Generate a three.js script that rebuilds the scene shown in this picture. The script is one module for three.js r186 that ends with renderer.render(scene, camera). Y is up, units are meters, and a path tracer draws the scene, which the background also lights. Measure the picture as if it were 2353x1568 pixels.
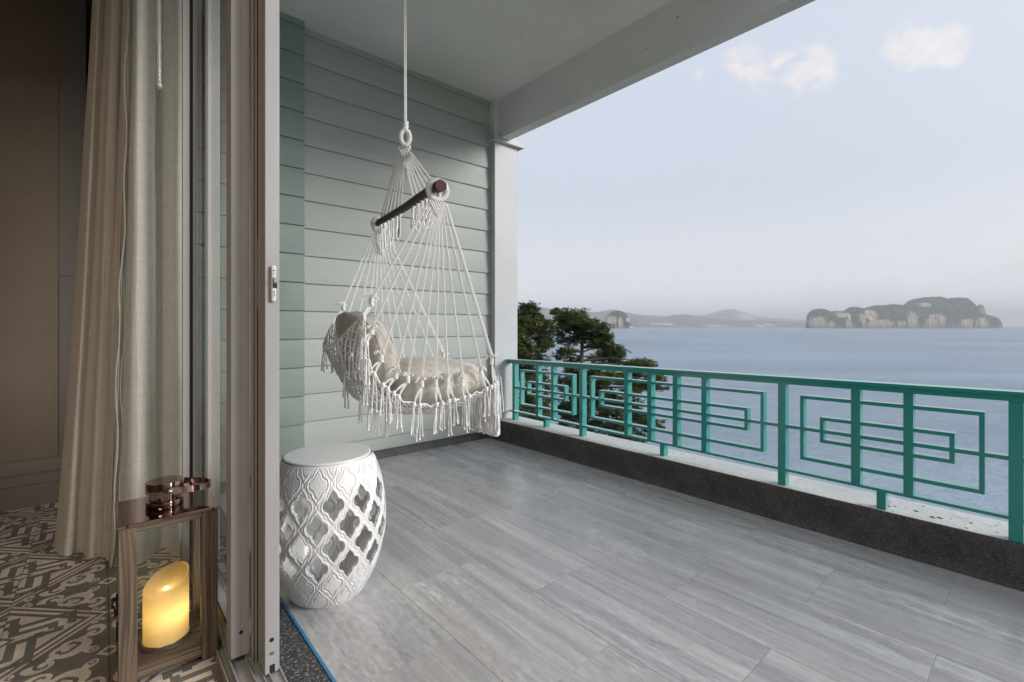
import * as THREE from 'three';
import { RoundedBoxGeometry } from 'three/addons/geometries/RoundedBoxGeometry.js';
import { mergeGeometries, mergeVertices, toCreasedNormals } from 'three/addons/utils/BufferGeometryUtils.js';
import { RectAreaLightUniformsLib } from 'three/addons/lights/RectAreaLightUniformsLib.js';
import { ImprovedNoise } from 'three/addons/math/ImprovedNoise.js';

// ---------------------------------------------------------------- camera, sky, sun, exposure
const EXPOSURE = 1.45;
const SUN_DIR = new THREE.Vector3(0.85, 0.47, 1.05).normalize();   // low hazy sun over the sea, off to the right of the frame
const SUN = 2.1, SUN_SIZE = 44;
const HAZE = 0.000125;
const SEA_LEVEL = -14;

const scene = new THREE.Scene();
const camera = new THREE.PerspectiveCamera(2 * Math.atan(784 / 1085) * 180 / Math.PI, 2353 / 1568, 0.05, 60000);
camera.position.set(0, 0.9, 0);
camera.lookAt(0.654, 0.9, -0.756);
camera.setViewOffset(2353, 1568, 0, 33, 2353, 1568);
const renderer = new THREE.WebGLRenderer({ antialias: true });
renderer.toneMapping = THREE.LinearToneMapping;
renderer.toneMappingExposure = EXPOSURE;
renderer.shadowMap.enabled = true;
RectAreaLightUniformsLib.init();

// ---- helpers for numbers and noise
function rng(seed) { let s = seed | 0; return () => { s = (s + 0x6d2b79f5) | 0; let t = Math.imul(s ^ (s >>> 15), 1 | s); t = (t + Math.imul(t ^ (t >>> 7), 61 | t)) ^ t; return ((t ^ (t >>> 14)) >>> 0) / 4294967296; }; }
const clamp = THREE.MathUtils.clamp, lerp = THREE.MathUtils.lerp, sstep = (a, b, x) => { const t = clamp((x - a) / (b - a), 0, 1); return t * t * (3 - 2 * t); };
function lattice(px, py, seed) { const r = rng(seed), a = new Float32Array(px * py); for (let i = 0; i < a.length; i++) a[i] = r(); return a; }
// periodic value noise over the unit square
function periodic(px, py, seed) {
  const a = lattice(px, py, seed);
  return (u, v) => {
    const x = u * px, y = v * py, ix = Math.floor(x), iy = Math.floor(y); let fx = x - ix, fy = y - iy;
    fx = fx * fx * (3 - 2 * fx); fy = fy * fy * (3 - 2 * fy);
    const x0 = ((ix % px) + px) % px, x1 = (x0 + 1) % px, y0 = ((iy % py) + py) % py * px, y1 = ((((iy % py) + py) % py) + 1) % py * px;
    const p = a[y0 + x0], q = a[y0 + x1], r = a[y1 + x0], s = a[y1 + x1];
    return (p + (q - p) * fx) * (1 - fy) + (r + (s - r) * fx) * fy;
  };
}
function fbm(px, py, oct, seed, gain = 0.5) {
  const layers = []; for (let i = 0; i < oct; i++) layers.push(periodic(px << i, py << i, seed + i * 17));
  return (u, v) => { let s = 0, a = 1, t = 0; for (const l of layers) { s += a * l(u, v); t += a; a *= gain; } return s / t; };
}
const perlin = new ImprovedNoise();
const n3 = (x, y, z) => perlin.noise(x, y, z);
const fb3 = (x, y, z, o = 4) => { let s = 0, a = 1, t = 0; for (let i = 0; i < o; i++) { s += a * n3(x, y, z); t += a; a *= 0.5; x = x * 2.03 + 11.3; y = y * 2.03 + 5.1; z = z * 2.03 + 7.7; } return s / t; };

// pixel of the 2353 x 1568 survey of the photograph -> ray, used only to take measurements
const F = 1085;
function ray(px, py) { const p = (px - 1176.5) / F, q = (751 - py) / F; return new THREE.Vector3(0.654 + p * 0.756, q, p * 0.654 - 0.756); }
function at(px, py, d) { return ray(px, py).multiplyScalar(d).add(new THREE.Vector3(0, 0.9, 0)); }

// ---- sky
function makeSky() {
  const W = 2560, H = 1280, data = new Float32Array(W * H * 4);
  const lump = (px, py, r) => ({ d: ray(px, py).normalize(), r: r / F });
  const c1 = [[600, 370, 92], [500, 395, 66], [660, 470, 100], [740, 520, 80], [800, 420, 82], [950, 400, 90], [1070, 400, 82], [1000, 470, 120], [1120, 490, 60], [310, 460, 40]];
  const c2 = [[1560, 270, 76], [1660, 235, 84], [1700, 320, 92], [1840, 300, 92], [1900, 250, 66], [1950, 335, 62], [1620, 330, 70]];
  const lumps = [...c1, ...c2].map(([x, y, r]) => lump(1493.4 + x * 0.3652, y * 0.3652, r * 0.3652 * 1.4));
  const low = [[2330, 590, 46], [2290, 610, 40], [2230, 640, 24], [2150, 660, 30], [1990, 668, 60], [1900, 680, 40], [1870, 676, 40], [1360, 680, 18], [1345, 684, 14], [1630, 690, 34], [1690, 694, 40], [2060, 655, 30], [2250, 700, 24]].map(([x, y, r]) => lump(x, y, r));
  for (let row = 0; row < H; row++) {
    const el = ((row + 0.5) / H - 0.5) * Math.PI, sy = Math.sin(el), cy = Math.cos(el), deg = el * 180 / Math.PI;
    for (let col = 0; col < W; col++) {
      const az = ((col + 0.5) / W - 0.5) * 2 * Math.PI, x = Math.cos(az) * cy, z = Math.sin(az) * cy, o = (row * W + col) * 4;
      let r, g, b;
      if (deg <= 0) { r = 0.50; g = 0.53; b = 0.58; } else {
        const t = sstep(0, 16, deg), u = sstep(14, 60, deg);
        r = lerp(0.98, 0.675, t); g = lerp(0.99, 0.740, t); b = lerp(1.01, 0.858, t);
        { const hz = 0.5 * Math.exp(-deg / 2.4); r += hz; g += hz; b += hz; } r = lerp(r, 0.68, u); g = lerp(g, 0.745, u); b = lerp(b, 0.87, u);
        // thin high veil with a ragged upper edge
        if (deg < 26) {
          const edge = 10.5 + 2.2 * fb3(x * 3, deg * 0.1, z * 3, 3) + 2.5 * (x * 0.756 + z * 0.654);
          const veil = sstep(edge + 0.8, edge - 1.6, deg) * (0.55 + 0.5 * fb3(x * 5, deg * 0.55, z * 5, 4));
          r = lerp(r, 0.775, 0.55 * veil); g = lerp(g, 0.79, 0.45 * veil); b = lerp(b, 0.835, 0.4 * veil);
        }
        // cumulus
        let den = 0, dl = 0;
        if (deg < 40) {
          for (const l of lumps) { const k = 1 - (2 - 2 * (x * l.d.x + sy * l.d.y + z * l.d.z)) / (l.r * l.r); if (k > 0) den += k * k; }
          if (den > 0) { const n = fb3(x * 30, sy * 40, z * 30, 5); den = sstep(0.10, 1.25, den * (0.62 + 1.5 * n) + 0.2 * n); }
          if (deg < 12) { for (const l of low) { const k = 1 - (2 - 2 * (x * l.d.x + sy * l.d.y + z * l.d.z)) / (l.r * l.r); if (k > 0) dl += k * k; } if (dl > 0) dl = sstep(0.1, 1.3, dl * (0.8 + 1.6 * fb3(x * 40, sy * 60, z * 40, 4))); }
          const k = Math.max(den * 0.80, dl * 0.42), sh = k > 0 ? 1 + 0.16 * fb3(x * 60, sy * 90 + 3, z * 60, 4) : 1;
          r = lerp(r, 0.90 * sh, k); g = lerp(g, 0.868 * sh, k); b = lerp(b, 0.878 * sh, k);
        }
        // broad hazy brightening round the sun
        const c = Math.max(0, x * SUN_DIR.x + sy * SUN_DIR.y + z * SUN_DIR.z), glow = 0.40 * Math.pow(c, 4);
        r += glow * 1.0; g += glow * 0.96; b += glow * 0.88;
      }
      const k = 1 / EXPOSURE;
      data[o] = r * k; data[o + 1] = g * k; data[o + 2] = b * k; data[o + 3] = 1;
    }
  }
  const t = new THREE.DataTexture(data, W, H, THREE.RGBAFormat, THREE.FloatType);
  t.mapping = THREE.EquirectangularReflectionMapping; t.magFilter = THREE.LinearFilter; t.minFilter = THREE.LinearFilter; t.needsUpdate = true;
  return t;
}
const skyTex = makeSky();
scene.background = skyTex; scene.environment = skyTex;
scene.fog = new THREE.FogExp2(new THREE.Color().setRGB(0.93, 0.95, 1.0), HAZE);

const sun = new THREE.DirectionalLight(new THREE.Color().setRGB(1, 0.965, 0.925), SUN);
sun.name = 'sun';
sun.position.copy(SUN_DIR).multiplyScalar(30); sun.target.position.set(1, 0, -1.5); scene.add(sun, sun.target);
sun.castShadow = true; sun.shadow.radius = SUN_SIZE; sun.shadow.mapSize.set(2048, 2048);
Object.assign(sun.shadow.camera, { left: -8, right: 8, top: 8, bottom: -8, near: 1, far: 80 });

// ---------------------------------------------------------------- building helpers
const used = new Map();
function numbered(name) { const n = used.get(name) ?? 0; used.set(name, n + 1); return n ? name + '_' + String(n).padStart(3, '0') : name; }
function tag(o, label, category, group, kind) { o.userData.label = label; if (category) o.userData.category = category; if (group) o.userData.group = group; if (kind) o.userData.kind = kind; return o; }
function thing(name, label, category, pos = [0, 0, 0], group, kind) { const o = new THREE.Group(); o.name = numbered(name); o.position.set(...pos); scene.add(o); return tag(o, label, category, group, kind); }
function mesh(name, geo, mat, parent = scene) {
  if (Array.isArray(geo)) geo = merge(geo);
  const m = new THREE.Mesh(geo, mat); m.name = parent === scene ? numbered(name) : name; m.castShadow = m.receiveShadow = true;
  if (parent !== scene && parent.isGroup) { const p = parent.position; if (p.lengthSq() > 0 && !geo.userData.local) m.position.set(-p.x, -p.y, -p.z); }
  parent.add(m); return m;
}
function merge(list) {
  const flat = list.map((g) => { g = g.index ? g.toNonIndexed() : g; for (const k of Object.keys(g.attributes)) if (!['position', 'normal', 'uv'].includes(k)) g.deleteAttribute(k); if (!g.attributes.uv) g.setAttribute('uv', new THREE.BufferAttribute(new Float32Array(g.attributes.position.count * 2), 2)); if (!g.attributes.normal) g.computeVertexNormals(); return g; });
  return mergeGeometries(flat);
}
// uv in metres by the dominant axis of the normal; long = axis along which grain (v) runs
function metric(g, long, ou = 0, ov = 0) {
  const p = g.attributes.position, n = g.attributes.normal, uv = new Float32Array(p.count * 2);
  for (let i = 0; i < p.count; i++) {
    const P = [p.getX(i), p.getY(i), p.getZ(i)], N = [Math.abs(n.getX(i)), Math.abs(n.getY(i)), Math.abs(n.getZ(i))];
    let a = N[0] >= N[1] && N[0] >= N[2] ? 0 : N[1] >= N[2] ? 1 : 2, u, v;
    if (a === 0) { u = 2; v = 1; } else if (a === 1) { u = 0; v = 2; } else { u = 0; v = 1; }
    if (long !== undefined && a !== long) { if (u === long) { u = v; v = long; } }
    uv[i * 2] = P[u] + ou; uv[i * 2 + 1] = P[v] + ov;
  }
  g.setAttribute('uv', new THREE.BufferAttribute(uv, 2)); return g;
}
function box(x0, x1, y0, y1, z0, z1, r = 0.002, long) {
  const w = x1 - x0, h = y1 - y0, d = z1 - z0, m = Math.min(w, h, d);
  let g = r > 0 && m > 2.2 * r ? new RoundedBoxGeometry(w, h, d, 1, r) : new THREE.BoxGeometry(w, h, d);
  if (g.index) g = g.toNonIndexed();
  g.translate((x0 + x1) / 2, (y0 + y1) / 2, (z0 + z1) / 2);
  return metric(g, long);
}
// polygon (a, b) drawn out from t0 to t1; put(a, b, t) gives the point
function prism(poly, t0, t1, put, crease = 0.5) {
  const shape = poly.map(([a, b]) => new THREE.Vector2(a, b)), tri = THREE.ShapeUtils.triangulateShape(shape, []), pos = [];
  const P = (i, t) => put(poly[i][0], poly[i][1], t);
  for (let i = 0; i < poly.length; i++) { const j = (i + 1) % poly.length; for (const [k, t] of [[i, t0], [j, t0], [j, t1], [i, t0], [j, t1], [i, t1]]) pos.push(...P(k, t)); }
  for (const f of tri) { for (const k of f) pos.push(...P(k, t0)); for (const k of [f[2], f[1], f[0]]) pos.push(...P(k, t1)); }
  const g = new THREE.BufferGeometry(); g.setAttribute('position', new THREE.Float32BufferAttribute(pos, 3));
  // outward orientation
  const c = new THREE.Vector3(), a = new THREE.Vector3(), b = new THREE.Vector3(), d = new THREE.Vector3(); let vol = 0;
  for (let i = 0; i < pos.length; i += 9) { a.fromArray(pos, i); b.fromArray(pos, i + 3); d.fromArray(pos, i + 6); vol += a.dot(b.cross(d)); }
  if (vol < 0) for (let i = 0; i < pos.length; i += 9) for (let k = 0; k < 3; k++) { const s = pos[i + 3 + k]; pos[i + 3 + k] = pos[i + 6 + k]; pos[i + 6 + k] = s; }
  g.setAttribute('position', new THREE.Float32BufferAttribute(pos, 3)); g.computeVertexNormals();
  return crease ? toCreasedNormals(g, crease) : g;
}
function tube(points, r, radial = 5, seg, closed = false) {
  const c = points.length === 2 ? new THREE.LineCurve3(points[0], points[1]) : new THREE.CatmullRomCurve3(points, closed);
  return new THREE.TubeGeometry(c, seg ?? (points.length === 2 ? 1 : points.length * 3), r, radial, closed).toNonIndexed();
}
const V = (x, y, z) => new THREE.Vector3(x, y, z);
// tapering limb along points with radii
function limb(pts, radii, radial = 8, seg = 16, wob = 0, seed = 0) {
  const c = new THREE.CatmullRomCurve3(pts), fr = c.computeFrenetFrames(seg), pos = [], idx = [];
  for (let i = 0; i <= seg; i++) {
    const t = i / seg, p = c.getPoint(t), k = t * (radii.length - 1), a = Math.min(Math.floor(k), radii.length - 2), r = lerp(radii[a], radii[a + 1], k - a);
    for (let j = 0; j <= radial; j++) {
      const w = j / radial * Math.PI * 2, rr = r * (1 + wob * n3(Math.cos(w) * 1.5 + seed, Math.sin(w) * 1.5, t * 9));
      const v = p.clone().addScaledVector(fr.normals[i], Math.cos(w) * rr).addScaledVector(fr.binormals[i], Math.sin(w) * rr); pos.push(v.x, v.y, v.z);
    }
  }
  for (let i = 0; i < seg; i++) for (let j = 0; j < radial; j++) { const a = i * (radial + 1) + j, b = a + radial + 1; idx.push(a, a + 1, b, b, a + 1, b + 1); }
  // ends
  for (const [i, s] of [[0, 1], [seg, -1]]) { const p = c.getPoint(i / seg), m = pos.length / 3; pos.push(p.x, p.y, p.z); for (let j = 0; j < radial; j++) { const a = i * (radial + 1) + j; if (s > 0) idx.push(m, a + 1, a); else idx.push(m, a, a + 1); } }
  const g = new THREE.BufferGeometry(); g.setAttribute('position', new THREE.Float32BufferAttribute(pos, 3)); g.setIndex(idx);
  return toCreasedNormals(g.toNonIndexed(), 0.9);
}
function grid(nu, nv, fn, closeU = false) {
  const pos = [], uv = [], idx = [];
  for (let j = 0; j <= nv; j++) for (let i = 0; i <= nu; i++) { const p = fn(i / nu, j / nv); pos.push(p.x, p.y, p.z); uv.push(p.u ?? i / nu, p.v ?? j / nv); }
  for (let j = 0; j < nv; j++) for (let i = 0; i < nu; i++) { const a = j * (nu + 1) + i, b = a + nu + 1; idx.push(a, a + 1, b, b, a + 1, b + 1); }
  const g = new THREE.BufferGeometry(); g.setAttribute('position', new THREE.Float32BufferAttribute(pos, 3)); g.setAttribute('uv', new THREE.Float32BufferAttribute(uv, 2)); g.setIndex(idx); g.computeVertexNormals();
  if (closeU) { const n = g.attributes.normal; for (let j = 0; j <= nv; j++) { const a = j * (nu + 1), b = a + nu; const x = n.getX(a) + n.getX(b), y = n.getY(a) + n.getY(b), z = n.getZ(a) + n.getZ(b), l = Math.hypot(x, y, z) || 1; n.setXYZ(a, x / l, y / l, z / l); n.setXYZ(b, x / l, y / l, z / l); } }
  return g;
}

// ---- textures
function tex(w, h, fn, srgb = true, sx = 1, sy = sx) {
  const d = new Uint8Array(w * h * 4);
  for (let y = 0, o = 0; y < h; y++) for (let x = 0; x < w; x++, o += 4) { const c = fn((x + 0.5) / w, (y + 0.5) / h, x, y); if (typeof c === 'number') { d[o] = d[o + 1] = d[o + 2] = clamp(c, 0, 255); } else { d[o] = clamp(c[0], 0, 255); d[o + 1] = clamp(c[1], 0, 255); d[o + 2] = clamp(c[2], 0, 255); } d[o + 3] = 255; }
  const t = new THREE.DataTexture(d, w, h); t.magFilter = THREE.LinearFilter; t.minFilter = THREE.LinearMipmapLinearFilter; t.generateMipmaps = true; t.wrapS = t.wrapT = THREE.RepeatWrapping;
  if (srgb) t.colorSpace = THREE.SRGBColorSpace; t.repeat.set(1 / sx, 1 / sy); t.needsUpdate = true; return t;
}
const mix3 = (a, b, t) => [lerp(a[0], b[0], t), lerp(a[1], b[1], t), lerp(a[2], b[2], t)];
const std = (o) => new THREE.MeshStandardMaterial(o), phy = (o) => new THREE.MeshPhysicalMaterial(o);
const lin = (r, g, b) => new THREE.Color().setRGB(r, g, b);
const hash2 = (x, y) => { let h = Math.imul(x, 374761393) + Math.imul(y, 668265263) | 0; h = Math.imul(h ^ (h >>> 13), 1274126177); return ((h ^ (h >>> 16)) >>> 0) / 4294967296; };

// stone-look porcelain, streaks along v; 2.56 m square
const floorTex = (() => {
  const big = fbm(6, 3, 4, 11), streak = fbm(84, 3, 4, 23), band = fbm(26, 2, 3, 29), fine = fbm(256, 10, 3, 31), speck = fbm(300, 110, 3, 41), warp = fbm(5, 4, 4, 53), patch = fbm(11, 8, 4, 67), vein = fbm(15, 4, 5, 71);
  return tex(2048, 2048, (u, v, x, y) => {
    const w = (warp(u, v) - 0.5) * 0.016, s = streak(u + w, v), f = fine(u + w, v), b = big(u + w, v), p = patch(u, v), bd = band(u + w, v);
    const ve = Math.abs(vein(u + (warp(u, v) - 0.5) * 0.10, v) - 0.5), line = Math.exp(-ve * ve * 9000) * sstep(0.50, 0.66, p), on = sstep(0.40, 0.60, b), sp = speck(u, v) - 0.5;
    const k = 182 + (s - 0.5) * 40 * (0.4 + on) + (bd - 0.5) * 24 * (0.4 + on) + (f - 0.5) * 30 + (b - 0.5) * 12 + (p - 0.5) * 14 + sp * (18 + 22 * sstep(0.45, 0.65, p)) + (hash2(x, y) - 0.5) * 15 + line * 13;
    const cool = clamp((s - 0.5) * 1.2 + (bd - 0.5), -0.5, 0.5);
    return [k * 1.0 + cool * -3, k * 0.995, k * 0.99 + cool * -8 + 2];
  }, true, 2.56);
})();
const floorBump = (() => { const s = fbm(60, 4, 4, 123), f = fbm(256, 24, 3, 131); return tex(1024, 1024, (u, v) => 255 * (0.6 * s(u, v) + 0.4 * f(u, v)), false, 2.56); })();
const floorRough = (() => { const s = fbm(30, 6, 4, 223), f = fbm(10, 10, 4, 231); return tex(512, 512, (u, v) => 255 * clamp(0.27 + 0.26 * (s(u, v) - 0.5) + 0.28 * (f(u, v) - 0.5), 0, 1), false, 2.56); })();
const floorMats = [[1, 1, 1], [0.965, 0.97, 0.98], [1.02, 1.015, 1.0], [0.98, 0.985, 1.0]].map((c) => phy({ color: lin(...c), map: floorTex, roughness: 1, ior: 1.6, roughnessMap: floorRough, bumpMap: floorBump, bumpScale: 0.0009 }));
const groutMat = std({ color: lin(0.50, 0.50, 0.50), roughness: 0.95 });

// fibre cement siding: embossed wood grain along u
const sidingBump = (() => { const w = fbm(3, 16, 3, 301), g = fbm(4, 90, 3, 311), s = fbm(10, 200, 2, 321); return tex(1024, 1024, (u, v) => { const q = (w(u, v) - 0.5) * 0.035, a = g(u, v + q); return 255 * clamp(0.5 + (Math.abs(a - 0.5) < 0.035 ? -0.38 : 0) + (a - 0.5) * 0.5 + (s(u, v + q) - 0.5) * 0.5, 0, 1); }, false, 1.0, 0.5); })();
const sidingTone = (() => { const a = fbm(3, 5, 4, 401), b = fbm(5, 60, 3, 411); return tex(512, 512, (u, v) => 240 + (a(u, v) - 0.5) * 16 + (b(u, v) - 0.5) * 10, true, 1.6, 0.9); })();
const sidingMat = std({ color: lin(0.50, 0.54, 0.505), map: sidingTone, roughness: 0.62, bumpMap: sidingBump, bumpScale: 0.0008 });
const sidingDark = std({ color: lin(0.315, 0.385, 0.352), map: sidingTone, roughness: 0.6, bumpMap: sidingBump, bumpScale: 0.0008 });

// painted plaster
const plasterTone = (() => { const a = fbm(5, 5, 5, 501), b = fbm(60, 60, 3, 511); return tex(512, 512, (u, v) => 243 + (a(u, v) - 0.5) * 18 + (b(u, v) - 0.5) * 6, true, 1.7); })();
const plasterBump = (() => { const a = fbm(40, 40, 4, 521), b = fbm(6, 6, 3, 531); return tex(512, 512, (u, v) => 255 * (0.6 * a(u, v) + 0.4 * b(u, v)), false, 0.9); })();
const ceilMat = std({ color: lin(0.92, 0.92, 0.905), map: plasterTone, roughness: 0.85, bumpMap: plasterBump, bumpScale: 0.0012 });
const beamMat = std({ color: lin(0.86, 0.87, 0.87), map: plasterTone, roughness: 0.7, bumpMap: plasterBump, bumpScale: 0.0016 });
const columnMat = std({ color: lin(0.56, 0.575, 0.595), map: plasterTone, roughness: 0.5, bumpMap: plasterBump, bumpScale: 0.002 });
const ledgeTone = (() => { const a = fbm(6, 6, 5, 551), b = fbm(90, 90, 3, 561), c = fbm(22, 22, 4, 571); return tex(1024, 1024, (u, v) => { const s = sstep(0.72, 0.80, c(u, v)) * 0.3, k = 226 + (a(u, v) - 0.5) * 26 + (b(u, v) - 0.5) * 14; return mix3([k, k * 0.995, k * 0.985], [120, 112, 104], s * 0.5); }, true, 1.3); })();
const ledgeMat = std({ color: lin(0.88, 0.88, 0.88), map: ledgeTone, roughness: 0.75, bumpMap: plasterBump, bumpScale: 0.003 });
// terrazzo washed with dark cement and pale chips
const terrazzo = (chips, base) => { const a = fbm(9, 9, 5, 601), f = fbm(128, 128, 2, 611), g = fbm(230, 230, 2, 621); return tex(1024, 1024, (u, v, x, y) => { const s = g(u, v), c = sstep(0.60, 0.74, s) * chips, k = base + (a(u, v) - 0.5) * 38 + (f(u, v) - 0.5) * 30 + (hash2(x, y) - 0.5) * 12; return mix3([k * 1.0, k * 0.99, k * 0.985], [176, 176, 176], c); }, true, 0.8); };
const kerbTone = terrazzo(0.24, 68), stripTone = terrazzo(0.8, 74);
const terrBump = (() => { const g = fbm(180, 180, 2, 641); return tex(512, 512, (u, v) => 255 * g(u, v), false, 0.5); })();
const kerbMat = std({ map: kerbTone, roughness: 0.62, bumpMap: terrBump, bumpScale: 0.0012 });
const stripMat = std({ map: stripTone, roughness: 0.6, bumpMap: terrBump, bumpScale: 0.0012 });
// white coated aluminium
const aluTone = (() => { const a = fbm(8, 4, 4, 701), b = fbm(60, 6, 3, 711); return tex(512, 512, (u, v) => 238 + (a(u, v) - 0.5) * 14 + (b(u, v) - 0.5) * 8, true, 0.6); })();
const aluMat = std({ color: lin(0.43, 0.428, 0.426), map: aluTone, roughness: 0.36 });
const aluGrey = std({ color: lin(0.52, 0.505, 0.50), map: aluTone, roughness: 0.4 });
const sealMat = std({ color: lin(0.012, 0.012, 0.012), roughness: 0.7 });
const steelMat = std({ color: lin(0.6, 0.6, 0.6), metalness: 1, roughness: 0.3 });
const blackMat = std({ color: lin(0.015, 0.014, 0.013), roughness: 0.55, metalness: 0.3 });
const glassMat = phy({ color: lin(0.96, 0.985, 0.97), transmission: 1, thickness: 0, roughness: 0.0, ior: 1.5 });
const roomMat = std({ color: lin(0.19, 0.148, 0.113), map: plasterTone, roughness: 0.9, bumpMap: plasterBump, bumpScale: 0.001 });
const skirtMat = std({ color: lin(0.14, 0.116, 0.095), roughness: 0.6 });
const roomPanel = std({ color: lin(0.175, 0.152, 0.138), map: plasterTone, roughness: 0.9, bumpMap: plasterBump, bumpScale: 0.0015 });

// ---------------------------------------------------------------- balcony: floor, kerb, parapet, walls, ceiling
const Z_END = 1.9, Z_ROOF = -0.58, Z_WALL = -3.033, CEIL = 2.73;
{
  const f = thing('balcony_floor', 'balcony floor of grey streaked stone-look tiles laid in staggered rows', 'floor', [0, 0, 0], null, 'structure');
  mesh('bed', box(0.30, 2.70, -0.25, -0.0016, -3.4, Z_END, 0), groutMat, f);
  const xs = [0.4435, 0.765, 1.087, 1.409, 1.731, 2.053, 2.372], z0 = [-1.139, -1.469, -1.163, -0.857, -0.54, -0.88], r = rng(5);
  for (let k = 0; k < 6; k++) {
    for (let j = -4; j < 5; j++) {
      let a = z0[k] + j * 0.64, b = a + 0.64; if (b < -3.0 || a > Z_END) continue;
      a = Math.max(a, -3.03); b = Math.min(b, Z_END);
      const lift = (r() - 0.5) * 0.0005, g = new RoundedBoxGeometry(xs[k + 1] - xs[k] - 0.0012, 0.012, b - a - 0.0012, 1, 0.0005);
      g.rotateX((r() - 0.5) * 0.0012); g.translate((xs[k] + xs[k + 1]) / 2, -0.006 + lift, (a + b) / 2);
      metric(g, 2, r() * 2.56, r() * 2.56); if (r() < 0.5) { const uv = g.attributes.uv; for (let i = 0; i < uv.count; i++) uv.setX(i, -uv.getX(i)); }
      mesh('tile', g, floorMats[Math.floor(r() * 4)], f);
    }
  }
}
{
  mesh('threshold_strip', box(0.345, 0.4425, -0.05, -0.001, -2.96, Z_END, 0.001), stripMat); tag(scene.children.at(-1), 'dark speckled terrazzo strip between the door track and the floor tiles', 'threshold', null, 'structure');
  const t = mesh('masking_tape', box(0.438, 0.4455, 0.0006, 0.0016, -2.94, -0.2, 0), std({ color: lin(0.045, 0.25, 0.50), roughness: 0.45 })); tag(t, 'thin bright blue tape line along the edge of the floor tiles', 'tape');
}
{
  const k = [[2.378 + 0.02, -0.02], [2.360, -0.02], [2.360, 0.002], [2.3645, 0.010], [2.3705, 0.022], [2.375, 0.038], [2.3775, 0.052], [2.3795, 0.054], [2.383, 0.10], [2.3855, 0.135], [2.388, 0.144], [2.393, 0.1495], [2.398, 0.151]];
  const g = metric(prism(k, -3.06, Z_END, (a, b, t) => [a, b, t], 0.5));
  tag(mesh('parapet_kerb', g, kerbMat), 'dark terrazzo upstand along the foot of the parapet under the green railing', 'kerb', null, 'structure');
  const w = [[-3.06, -0.02], [-3.014, -0.02], [-3.014, 0.002], [-3.019, 0.010], [-3.024, 0.022], [-3.0275, 0.036], [-3.029, 0.05], [-3.031, 0.10], [-3.036, 0.104], [-3.06, 0.104]];
  const h = metric(prism(w, 0.90, 2.40, (a, b, t) => [t, b, a], 0.5));
  tag(mesh('wall_kerb', h, kerbMat), 'dark terrazzo skirting at the foot of the pale green boarded wall', 'kerb', null, 'structure');
  const w2 = w.map(([a, b]) => [a + 0.062, b]);
  tag(mesh('wall_kerb', metric(prism(w2, 0.345, 0.91, (a, b, t) => [t, b, a], 0.5)), kerbMat), 'dark terrazzo skirting at the foot of the dark teal boards behind the stool', 'kerb', null, 'structure');
  tag(mesh('parapet', box(2.3975, 2.635, -0.6, 0.149, -3.3, Z_END, 0.006), ledgeMat), 'white painted parapet ledge under the railing, flecked with dirt', 'parapet', null, 'structure');
  // loose grit on kerb and ledge
  const r = rng(77), bits = [];
  for (let i = 0; i < 46; i++) {
    const onLedge = i < 26, s = 0.002 + r() * r() * 0.006, z = onLedge ? -0.62 + r() * 0.5 : -0.75 - r() * 0.9, x = onLedge ? 2.41 + r() * 0.19 : 2.352 - r() * r() * 0.05;
    const g = new THREE.IcosahedronGeometry(s, 0); g.scale(1 + r(), 0.25 + r() * 0.2, 1 + r() * 1.5); g.rotateY(r() * 6); g.translate(x, (onLedge ? 0.149 : 0.0) + s * 0.2, z); bits.push(g);
  }
  tag(mesh('grit', bits.slice(0, 26), std({ color: lin(0.09, 0.075, 0.065), roughness: 0.9 })), 'dark flecks of dirt scattered on the white parapet ledge', 'debris', null, 'stuff');
  tag(mesh('grit', bits.slice(26), std({ color: lin(0.5, 0.47, 0.42), roughness: 0.9 })), 'pale crumbs of grit lying in the angle of floor and kerb', 'debris', null, 'stuff');
}
{
  const boards = (name, label, x0, x1, zp, mat) => {
    const w = thing(name, label, 'wall', [0, 0, 0], null, 'structure'); const r = rng(x0 * 1000 | 0);
    mesh('backing', box(x0, x1 - 0.008, -0.1, CEIL + 0.1, zp - 0.12, zp, 0), mat, w);
    for (let k = -8; k <= 8; k++) {
      const h = 1.335 + 0.1697 * k, y0 = Math.max(h, name === 'boarded_wall' ? 0.06 : 0.06), y1 = Math.min(h + 0.187, CEIL + 0.02); if (y1 - y0 < 0.05) continue;
      const f = (y) => 0.0215 - 0.0155 * (y - h) / 0.187, j = (r() - 0.5) * 0.0012;
      const poly = [[0.0075 + j, y0], [f(y0) - 0.0025 + j, y0], [f(y0) - 0.0006 + j, y0 + 0.0009], [f(y0) + j, y0 + 0.003], [f(y1) + j, y1], [0.001 + j, y1]];
      const g = prism(poly, x0, x1, (a, b, t) => [t, b, zp + a], 0.4);
      metric(g, 0, r() * 3, r() * 3); { const uv = g.attributes.uv; for (let i = 0; i < uv.count; i++) { const u = uv.getX(i); uv.setX(i, uv.getY(i)); uv.setY(i, u); } }
      const nails = [g]; for (let x = x0 + 0.06 + 0.03 * (k & 1); x < x1 - 0.03; x += 0.41) { const n = new THREE.CylinderGeometry(0.0026, 0.0026, 0.0012, 8); n.rotateX(Math.PI / 2); n.translate(x, y0 + 0.032, zp + f(y0 + 0.032) + 0.0001); nails.push(n); }
      mesh('board', nails, mat, w);
    }
    return w;
  };
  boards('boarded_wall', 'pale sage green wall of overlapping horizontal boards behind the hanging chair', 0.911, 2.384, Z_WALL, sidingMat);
  boards('boarded_wall', 'darker teal green section of boards beside the white door jamb', 0.345, 0.911, Z_WALL + 0.062, sidingDark);
}
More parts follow.
